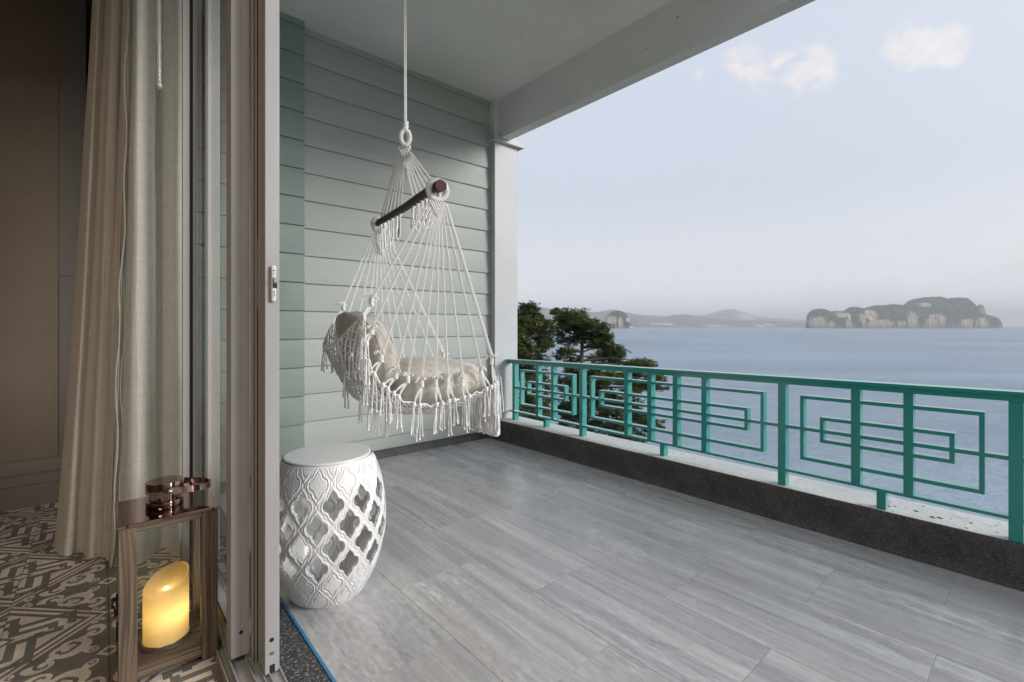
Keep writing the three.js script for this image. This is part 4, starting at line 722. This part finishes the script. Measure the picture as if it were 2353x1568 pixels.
// ---------------------------------------------------------------- outside: ground, sea, trees, islands
{
  const g = grid(40, 40, (a, b) => { const x = 2.7 + a * 44, z = -60 + b * 120, y = lerp(-3.2, SEA_LEVEL - 3.0, Math.pow(a, 0.8)) + 0.8 * fb3(x * 0.15, 1, z * 0.15, 3); return { x, y, z, u: x, v: z }; });
  tag(mesh('hillside', g, std({ color: lin(0.06, 0.075, 0.035), roughness: 1, side: THREE.DoubleSide })), 'green slope falling from the house to the sea', 'hillside', null, 'structure');
  // under the house the ground goes on
  const gg = box(-30, 2.72, -4.0, -3.2, -60, 60, 0); tag(mesh('ground', gg, std({ color: lin(0.12, 0.11, 0.08), roughness: 1 })), 'ground on which the house stands', 'ground', null, 'structure');
  tag(mesh('house_base', box(-3.3, 2.60, -3.3, -0.26, -4.2, 2.6, 0), std({ color: lin(0.5, 0.5, 0.48), roughness: 0.9 })), 'rendered base storey of the house', 'wall', null, 'structure');
  // sea
  const big = fbm(4, 4, 5, 1401), str = fbm(3, 30, 4, 1411);
  const seaTone = tex(1024, 1024, (a, b) => { const k = 1 + (big(a, b) - 0.5) * 0.14 + (str(a, b) - 0.5) * 0.16; return [140 * k, 155 * k, 167 * k]; }, true, 1);
  const wv = fbm(14, 40, 5, 1421, 0.62), seaBump = tex(1024, 1024, (a, b) => 255 * wv(a, b), false, 1);
  seaTone.repeat.set(1 / 420, 1 / 420); seaBump.repeat.set(1 / 42, 1 / 42);
  const R = [30, 60, 100, 160, 260, 420, 700, 1200, 2200, 4200, 8000, 14000, 22000], pos = [], uv = [], idx = [], NA = 96;
  R.forEach((rr, k) => { for (let i = 0; i <= NA; i++) { const a = i / NA * 2 * Math.PI, x = Math.cos(a) * rr, z = Math.sin(a) * rr; pos.push(x, SEA_LEVEL, z); const c = x * 0.654 - z * 0.756, s = x * 0.756 + z * 0.654; uv.push(s, c); } });
  for (let k = 0; k < R.length - 1; k++) for (let i = 0; i < NA; i++) { const a = k * (NA + 1) + i, b = a + NA + 1; idx.push(a, a + 1, b, b, a + 1, b + 1); }
  const sea = new THREE.BufferGeometry(); sea.setAttribute('position', new THREE.Float32BufferAttribute(pos, 3)); sea.setAttribute('uv', new THREE.Float32BufferAttribute(uv, 2)); sea.setIndex(idx); sea.computeVertexNormals();
  { const n = sea.attributes.normal; for (let i = 0; i < n.count; i++) n.setXYZ(i, 0, 1, 0); }
  tag(mesh('sea', sea, phy({ map: seaTone, roughness: 0.42, specularIntensity: 0.5, ior: 1.33, bumpMap: seaBump, bumpScale: 0.48, side: THREE.DoubleSide })), 'calm grey blue sea reaching to the horizon', 'sea', null, 'structure');
}
{
  // limestone islands: a loaf whose front is a cliff; colour by rock and growth
  function rock(name, label, outline, d, depth, cliffs, seed, veg = [0.066, 0.095, 0.030], stone = [0.80, 0.62, 0.45], n = 400) {
    const px0 = outline[0][0], px1 = outline.at(-1)[0];
    const top = (px) => { for (let k = 0; k + 1 < outline.length; k++) if (px <= outline[k + 1][0]) { const t = (px - outline[k][0]) / Math.max(1e-6, outline[k + 1][0] - outline[k][0]); return lerp(outline[k][1], outline[k + 1][1], t); } return outline.at(-1)[1]; };
    const right = V(0.756, 0, 0.654), fwd = V(0.654, 0, -0.756), c = at((px0 + px1) / 2, 751, d), NB = 64, pos = [], col = [], idx = [];
    const base = SEA_LEVEL - 3;
    for (let i = 0; i <= n; i++) {
      const s = i / n, px = lerp(px0, px1, s), hx = (px - (px0 + px1) / 2) / F * (d - depth * 0.22), ht = Math.max(1, (751 - top(px)) / F * (d - depth * 0.12) + 0.9 - base), endf = Math.pow(Math.max(0.02, 1 - Math.pow(Math.abs(s * 2 - 1), 3)), 0.5), dp = depth * (0.35 + 0.65 * endf) * Math.min(1, 0.35 + ht / 160);
      for (let j = 0; j <= NB; j++) {
        const t = j / NB * Math.PI, cz = -Math.cos(t), sy = Math.sin(t), yf = Math.pow(sy, 0.45);
        const wx = hx * 0.01 + seed, wy = yf * ht * 0.012, wz = cz * 2 + seed;
        const bump = fb3(wx * 1.6, wy * 1.3, wz, 4), ribs = fb3(wx * 4.5, wy * 0.5, wz * 2, 3);
        let y = base + ht * yf * (1 + 0.05 * bump * (yf < 0.97 ? 1 : 0.3)) + (yf > 0.85 ? 15 * fb3(wx * 26, wz * 12, 1, 3) : 5 * fb3(wx * 26, wy * 14, wz * 6, 3));
        const z = cz * dp / 2 + dp * 0.16 * bump + dp * 0.07 * ribs, p = c.clone().addScaledVector(right, hx + ht * 0.05 * fb3(wx * 3, wy * 3, wz + 9, 2)).addScaledVector(fwd, z); pos.push(p.x, y, p.z);
        const py = 751 - (y - 0.9) / d * F; let k = -0.25 + 0.3 * ribs + 0.25 * bump;
        for (const [cx2, cy2, rx, ry] of cliffs) { const e = 1 - ((px - cx2) / rx) ** 2 - ((py - cy2) / ry) ** 2; k = Math.max(k, e * 0.9 + 0.55 * fb3(wx * 7, wy * 6, wz * 3, 3)); }
        if (y - SEA_LEVEL < ht * 0.05 + 3) k = Math.max(k, 0.5 + bump);
        if (cz > 0.15) k = -0.3; k = sstep(0.05, 0.5, k);
        const sp = 0.85 + 0.9 * fb3(wx * 34, wy * 26, wz * 12, 3), st = 0.85 + 0.55 * fb3(wx * 13, wy * 3, 4, 3), wm = fb3(wx * 5, wy * 4, 8, 2);
        const V1 = [veg[0] * sp, veg[1] * sp * (1 + 0.2 * wm), veg[2] * sp], S1 = [stone[0] * st * (1 + 0.2 * wm), stone[1] * st, stone[2] * st * (1 - 0.15 * wm)];
        const notch = y - SEA_LEVEL < 3.0 ? 0.45 : 1; col.push(...[0, 1, 2].map((q) => lerp(V1[q], S1[q], k) * notch));
      }
    }
    for (let i = 0; i < n; i++) for (let j = 0; j < NB; j++) { const a = i * (NB + 1) + j, b = a + NB + 1; idx.push(a, b, a + 1, a + 1, b, b + 1); }
    const g = new THREE.BufferGeometry(); g.setAttribute('position', new THREE.Float32BufferAttribute(pos, 3)); g.setAttribute('color', new THREE.Float32BufferAttribute(col, 3)); g.setIndex(idx); g.computeVertexNormals();
    return tag(mesh(name, g, std({ vertexColors: true, roughness: 1, side: THREE.DoubleSide })), label, 'island', null, 'structure');
  }
  const zi = ([x, y, ...q]) => [1809.3 + x * 0.23093, 649.1 + y * 0.23093, ...q.map((v) => v * 0.23093)];
  rock('island', 'long wooded limestone island with pale cliffs on the right horizon', [[205, 452], [214, 350], [222, 310], [240, 275], [300, 262], [350, 270], [415, 300], [440, 290], [520, 288], [610, 292], [625, 265], [660, 243], [700, 258], [800, 258], [880, 228], [960, 230], [1040, 218], [1090, 222], [1130, 240], [1200, 232], [1240, 200], [1280, 165], [1350, 152], [1480, 143], [1520, 147], [1560, 168], [1600, 168], [1660, 155], [1750, 152], [1780, 190], [1800, 250], [1860, 300], [1960, 325], [2020, 340], [2080, 380], [2110, 412], [2128, 448]].map(zi), 4200, 300,
    [[250, 400, 60, 70], [345, 420, 40, 36], [510, 390, 32, 100], [630, 370, 26, 60], [720, 330, 75, 60], [790, 412, 150, 48], [1110, 370, 65, 85], [1330, 380, 125, 70], [1270, 230, 46, 26], [1640, 410, 85, 52], [1790, 400, 70, 58], [2085, 420, 36, 26], [450, 330, 60, 30], [1000, 420, 70, 32], [1460, 420, 60, 26]].map(zi), 2.3);
  rock('sea_stack', 'slim pale rock pinnacle rising behind the right end of the long island', [[1862, 440], [1872, 300], [1890, 250], [1908, 228], [1930, 222], [1948, 236], [1960, 280], [1967, 440]].map(zi), 4320, 60, [[1915, 320, 60, 90]].map(zi), 7.1, [0.07, 0.08, 0.035], [0.40, 0.34, 0.28], 60);
  const zs = ([x, y, ...q]) => [1148.8 + x * 0.26852, 660.5 + y * 0.26852, ...q.map((v) => v * 0.26852)];
  rock('island', 'small dome shaped rock island with streaked cliffs beyond the tree', [[896, 350], [903, 318], [905, 265], [930, 235], [960, 212], [1000, 200], [1040, 205], [1080, 235], [1090, 270], [1105, 300], [1128, 325], [1138, 352]].map(zs), 3900, 190, [[940, 288, 44, 52], [1012, 305, 24, 58], [1075, 282, 26, 26], [1110, 345, 30, 12]].map(zs), 4.7, [0.065, 0.075, 0.032], [0.72, 0.58, 0.44], 90);

  function ridge(name, label, outline, d, depth, colr, bare, seed) {
    const right = V(0.756, 0, 0.654), fwd = V(0.654, 0, -0.756), n = 300, NB = 18, pos = [], col = [], idx = [], px0 = outline[0][0], px1 = outline.at(-1)[0], c = at((px0 + px1) / 2, 751, d);
    const top = (px) => { for (let k = 0; k + 1 < outline.length; k++) if (px <= outline[k + 1][0]) { const t = (px - outline[k][0]) / (outline[k + 1][0] - outline[k][0]); return lerp(outline[k][1], outline[k + 1][1], t * t * (3 - 2 * t)); } return outline.at(-1)[1]; };
    for (let i = 0; i <= n; i++) { const px = lerp(px0, px1, i / n), hx = (px - (px0 + px1) / 2) / F * d, ht = Math.max(2, (751 - top(px)) / F * d + 0.9 - SEA_LEVEL);
      for (let j = 0; j <= NB; j++) { const t = j / NB, yf = t < 0.75 ? Math.pow(Math.sin(t / 0.75 * Math.PI / 2), 0.9) : Math.cos((t - 0.75) / 0.25 * Math.PI / 2), b = fb3(hx * 0.004 + seed, t * 5, seed, 4), y = SEA_LEVEL - 4 + (ht + 4) * yf * (1 + 0.10 * b * (1 - yf)) + ht * 0.03 * fb3(hx * 0.02, t * 9, seed, 3), p = c.clone().addScaledVector(right, hx).addScaledVector(fwd, (t - 0.5) * depth + depth * 0.1 * b); pos.push(p.x, y, p.z);
        const py = 751 - (y - 0.9) / d * F; let k = 0; for (const [cx, cy, rx, ry] of bare) { const e = 1 - ((px - cx) / rx) ** 2 - ((py - cy) / ry) ** 2; k = Math.max(k, sstep(0, 0.5, e + 0.7 * fb3(hx * 0.02, y * 0.05, 3, 2))); } const s = 0.9 + 0.5 * b; col.push(...[0, 1, 2].map((q) => lerp(colr[q] * s, [0.55, 0.5, 0.44][q], k))); } }
    for (let i = 0; i < n; i++) for (let j = 0; j < NB; j++) { const a = i * (NB + 1) + j, b = a + NB + 1; idx.push(a, b, a + 1, a + 1, b, b + 1); }
    const g = new THREE.BufferGeometry(); g.setAttribute('position', new THREE.Float32BufferAttribute(pos, 3)); g.setAttribute('color', new THREE.Float32BufferAttribute(col, 3)); g.setIndex(idx); g.computeVertexNormals();
    return tag(mesh(name, g, std({ vertexColors: true, roughness: 1, side: THREE.DoubleSide })), label, 'hills', null, 'structure');
  }
  ridge('hills', 'low hazy green coast hills with pale sand along the shore', [[-900, 190], [-400, 160], [0, 150], [160, 150], [250, 148], [350, 160], [450, 180], [600, 190], [700, 200], [850, 205], [920, 195], [1000, 185], [1080, 205], [1180, 225], [1280, 240], [1400, 255], [1480, 245], [1560, 232], [1620, 228], [1700, 240], [1800, 255], [1950, 270], [2100, 280], [2353, 284], [2700, 300], [3000, 340]].map(zs), 9000, 1500, [0.066, 0.095, 0.034], [[1330, 318, 90, 12], [1260, 315, 60, 10], [1560, 338, 170, 6], [1740, 330, 130, 8], [2085, 330, 50, 12], [2190, 322, 45, 12], [1640, 268, 40, 6]].map(zs), 1.3);
  ridge('hills', 'faint far mountain behind the hazy coast', [[1100, 330], [1250, 240], [1340, 235], [1450, 250], [1600, 248], [1700, 245], [1800, 235], [1900, 210], [1960, 188], [2020, 183], [2080, 200], [2150, 225], [2230, 245], [2300, 258], [2420, 262], [2600, 275], [2900, 300]].map(zs), 13500, 1500, [0.066, 0.095, 0.034], [[2020, 250, 45, 28], [2090, 255, 55, 24]].map(zs), 5.3);
}
{
  // trees: limbs and sprays of small leaflets gathered in clumps
  const bark = std({ color: lin(0.13, 0.10, 0.08), roughness: 0.95 });
  const leafMat = phy({ color: lin(1, 1, 1), roughness: 0.7, transmission: 0.34, thickness: 0, side: THREE.DoubleSide, specularIntensity: 0.4 });
  const spray = (() => { const out = [], rr = rng(3); for (let i = 0; i < 9; i++) { const s = i % 2 ? 1 : -1, t = Math.floor(i / 2) / 4.5, L = 0.105 * (1 - 0.4 * t), w = 0.034; const a = V(t * 0.22, 0, 0), d = i === 8 ? V(1, -0.15, 0) : V(0.55, -0.15 + 0.2 * rr(), s).normalize(), n = V(0, 1, 0).cross(d).normalize().multiplyScalar(w), m = a.clone().addScaledVector(d, L * 0.55), e = a.clone().addScaledVector(d, L).add(V(0, -0.02, 0)); const p = [a, m.clone().add(n).add(V(0, 0.008, 0)), e, a, e, m.clone().sub(n).add(V(0, 0.008, 0))]; out.push(...p.flatMap((q) => [q.x - 0.1, q.y, q.z])); } const g = new THREE.BufferGeometry(); g.setAttribute('position', new THREE.Float32BufferAttribute(out, 3)); g.computeVertexNormals(); return g; })();
  function tree(label, D, base, forks, clumps, seed, per) {
    const r = rng(seed), B = at(...base, D), T = thing('tree', label, 'tree', B.toArray());
    const zz = ([x, y, rx, ry]) => [1177.5 + x * 0.22716, 677.8 + y * 0.22716, rx * 0.22716, ry * 0.22716];
    const nodes = forks.map(([x, y, dd]) => at(x, y, D + dd)), wood = [];
    const trunkPts = [B, ...nodes]; wood.push(limb(trunkPts, trunkPts.map((_, i) => lerp(0.20, 0.07, i / (trunkPts.length - 1))), 9, 24, 0.2, seed));
    const centres = clumps.map(zz).map(([x, y, rx, ry]) => { const dd = (r() - 0.5) * 3.0, d = D + dd; return { p: at(x, y, d), rx: rx / F * d, ry: ry / F * d }; });
    const mats = [], cols = [], m4 = new THREE.Matrix4(), e = new THREE.Euler(), qn = new THREE.Quaternion(), right = V(0.756, 0, 0.654), fwd = V(0.654, 0, -0.756);
    for (const c of centres) {
      let best = null, bd = 1e9; const cv = new THREE.CatmullRomCurve3(trunkPts); for (let i = 2; i <= 30; i++) { const q = cv.getPoint(i / 30), dd = q.distanceTo(c.p) + (q.y > c.p.y ? 1.2 : 0); if (dd < bd) { bd = dd; best = q; } }
      const m = best.clone().lerp(c.p, 0.5).add(V((r() - 0.5) * 0.4, 0.12 * bd * (r() - 0.2), (r() - 0.5) * 0.4)), m2 = best.clone().lerp(c.p, 0.78).add(V((r() - 0.5) * 0.35, (r() - 0.3) * 0.2, (r() - 0.5) * 0.35));
      wood.push(limb([best, m, m2, c.p], [0.05, 0.036, 0.024, 0.012], 6, 12, 0.15, seed + bd));
      const tw = 4; for (let k = 0; k < tw; k++) { const a = r() * 6.28, ee = c.p.clone().addScaledVector(right, Math.cos(a) * c.rx * 0.8).addScaledVector(fwd, Math.sin(a) * c.rx * 0.7).add(V(0, (r() - 0.35) * c.ry, 0)); wood.push(limb([m2, c.p.clone().lerp(m2, 0.4).add(V((r() - 0.5) * 0.2, 0, (r() - 0.5) * 0.2)), ee], [0.013, 0.008, 0.004], 4, 6)); }
      const area = c.rx * c.ry, n = Math.floor(per * Math.pow(area / 0.1, 0.85) * (0.8 + 0.4 * r()));
      const tone = 0.75 + 0.5 * r(), warm = r();
      const twigs = []; for (let k = 0, m9 = Math.ceil(n / 15); k < m9; k++) { const a = r() * 6.28, ph = Math.acos(2 * r() - 1), q = Math.pow(r(), 0.40) * (0.88 + 0.5 * r() * r()); const t = [Math.cos(a) * Math.sin(ph) * q * 1.18 * c.rx, Math.cos(ph) * q * 1.45 * c.ry, Math.sin(a) * Math.sin(ph) * q * c.rx * 1.2, 0.10 + 0.12 * r()]; if (fb3((c.p.x + t[0]) * 1.9, (c.p.y + t[1]) * 2.6, (c.p.z + t[2]) * 1.9, 2) > -0.16) twigs.push(t); }
      for (const tw9 of twigs) for (let k = 0; k < 15; k++) {
        const a = r() * 6.28, ph = Math.acos(2 * r() - 1), q = Math.pow(r(), 0.6) * tw9[3];
        const ox = tw9[0] + Math.cos(a) * Math.sin(ph) * q * 1.2, oy = tw9[1] + Math.cos(ph) * q * 0.62, oz = tw9[2] + Math.sin(a) * Math.sin(ph) * q * 1.2;
        const p = c.p.clone().addScaledVector(right, ox).addScaledVector(fwd, oz).add(V(0, oy, 0)); e.set((r() - 0.5) * 1.3, r() * 6.28, (r() - 0.5) * 1.3); qn.setFromEuler(e); const sc = 0.30 + r() * 0.34;
        m4.compose(p.sub(B), qn, V(sc, sc, sc)); mats.push(...m4.elements);
        const t = tone * (0.7 + 0.6 * r()), w = warm * 0.6 + r() * 0.4; cols.push(lerp(0.075, 0.15, w) * t, lerp(0.120, 0.168, w) * t, lerp(0.040, 0.042, w) * t);
      }
    }
    mesh('trunk', wood, bark, T);
    const n = mats.length / 16, im = new THREE.InstancedMesh(spray, leafMat, n); im.instanceMatrix.array.set(mats); im.instanceColor = new THREE.InstancedBufferAttribute(new Float32Array(cols), 3); im.name = 'crown'; im.userData.kind = 'stuff'; im.castShadow = im.receiveShadow = true; T.add(im);
  }
  tree('dark leafy tree close behind the white column, left of the pair', 20, [1205, 1330], [[1212, 1100, 0], [1206, 960, 0.2], [1216, 840, -0.2], [1214, 760, 0]],
    [[150, 170, 95, 70], [210, 150, 60, 40], [110, 280, 90, 70], [250, 280, 95, 60], [330, 330, 75, 60], [170, 390, 110, 70], [320, 430, 90, 55], [120, 510, 100, 60], [270, 530, 90, 50], [360, 500, 60, 40], [160, 630, 110, 60], [290, 660, 90, 50], [120, 760, 110, 60], [260, 790, 100, 60], [160, 900, 120, 70], [300, 930, 100, 60], [180, 1040, 120, 70], [300, 1090, 100, 60], [160, 1180, 120, 70], [280, 1220, 110, 60], [40, 240, 80, 90], [10, 420, 90, 90], [30, 640, 90, 90], [-60, 500, 90, 120]], 21, 950);
  tree('spreading dark tree with open limbs beyond the railing, nearer the open sea', 22, [1320, 1380], [[1318, 1150, 0], [1330, 1000, 0.2], [1328, 890, 0.1], [1336, 830, -0.2], [1338, 770, 0]],
    [[450, 190, 70, 45], [500, 250, 90, 55], [580, 220, 90, 55], [670, 200, 85, 50], [700, 270, 90, 55], [610, 310, 110, 60], [780, 300, 80, 45], [830, 265, 30, 18], [500, 340, 90, 55], [740, 370, 100, 55], [860, 350, 85, 45], [930, 330, 75, 40], [900, 420, 90, 55], [960, 400, 60, 36], [640, 430, 110, 55], [520, 440, 80, 45], [800, 470, 100, 55], [930, 500, 90, 50], [1020, 560, 80, 50], [1080, 590, 60, 46], [960, 610, 110, 50], [860, 640, 90, 40], [1040, 650, 70, 35], [560, 560, 80, 40], [480, 600, 60, 40], [600, 650, 70, 35],
      [1300, 680, 95, 30], [1390, 700, 55, 30], [1200, 712, 65, 22], [1330, 715, 70, 22], [640, 780, 110, 50], [800, 800, 120, 50], [960, 830, 110, 50], [1100, 850, 90, 40], [1240, 800, 80, 36], [1420, 830, 85, 36], [1480, 860, 70, 30], [1400, 920, 100, 40], [1260, 900, 80, 40], [1530, 940, 50, 18], [1200, 980, 90, 40], [540, 900, 110, 60], [700, 930, 120, 60], [880, 950, 130, 60], [600, 1040, 120, 60], [780, 1060, 130, 60], [960, 1060, 130, 60], [1100, 1100, 110, 50], [1240, 1120, 100, 50], [500, 1160, 110, 60], [680, 1180, 120, 60], [860, 1190, 130, 60], [1040, 1210, 120, 60], [1180, 1240, 110, 50], [1330, 1240, 100, 46], [1430, 1310, 90, 40], [1300, 1340, 110, 50], [1150, 1350, 120, 50], [980, 1330, 120, 50], [1250, 1440, 100, 36], [1100, 1440, 110, 40], [800, 1320, 120, 60], [620, 1300, 120, 60]], 57, 950);
}

renderer.render(scene, camera);
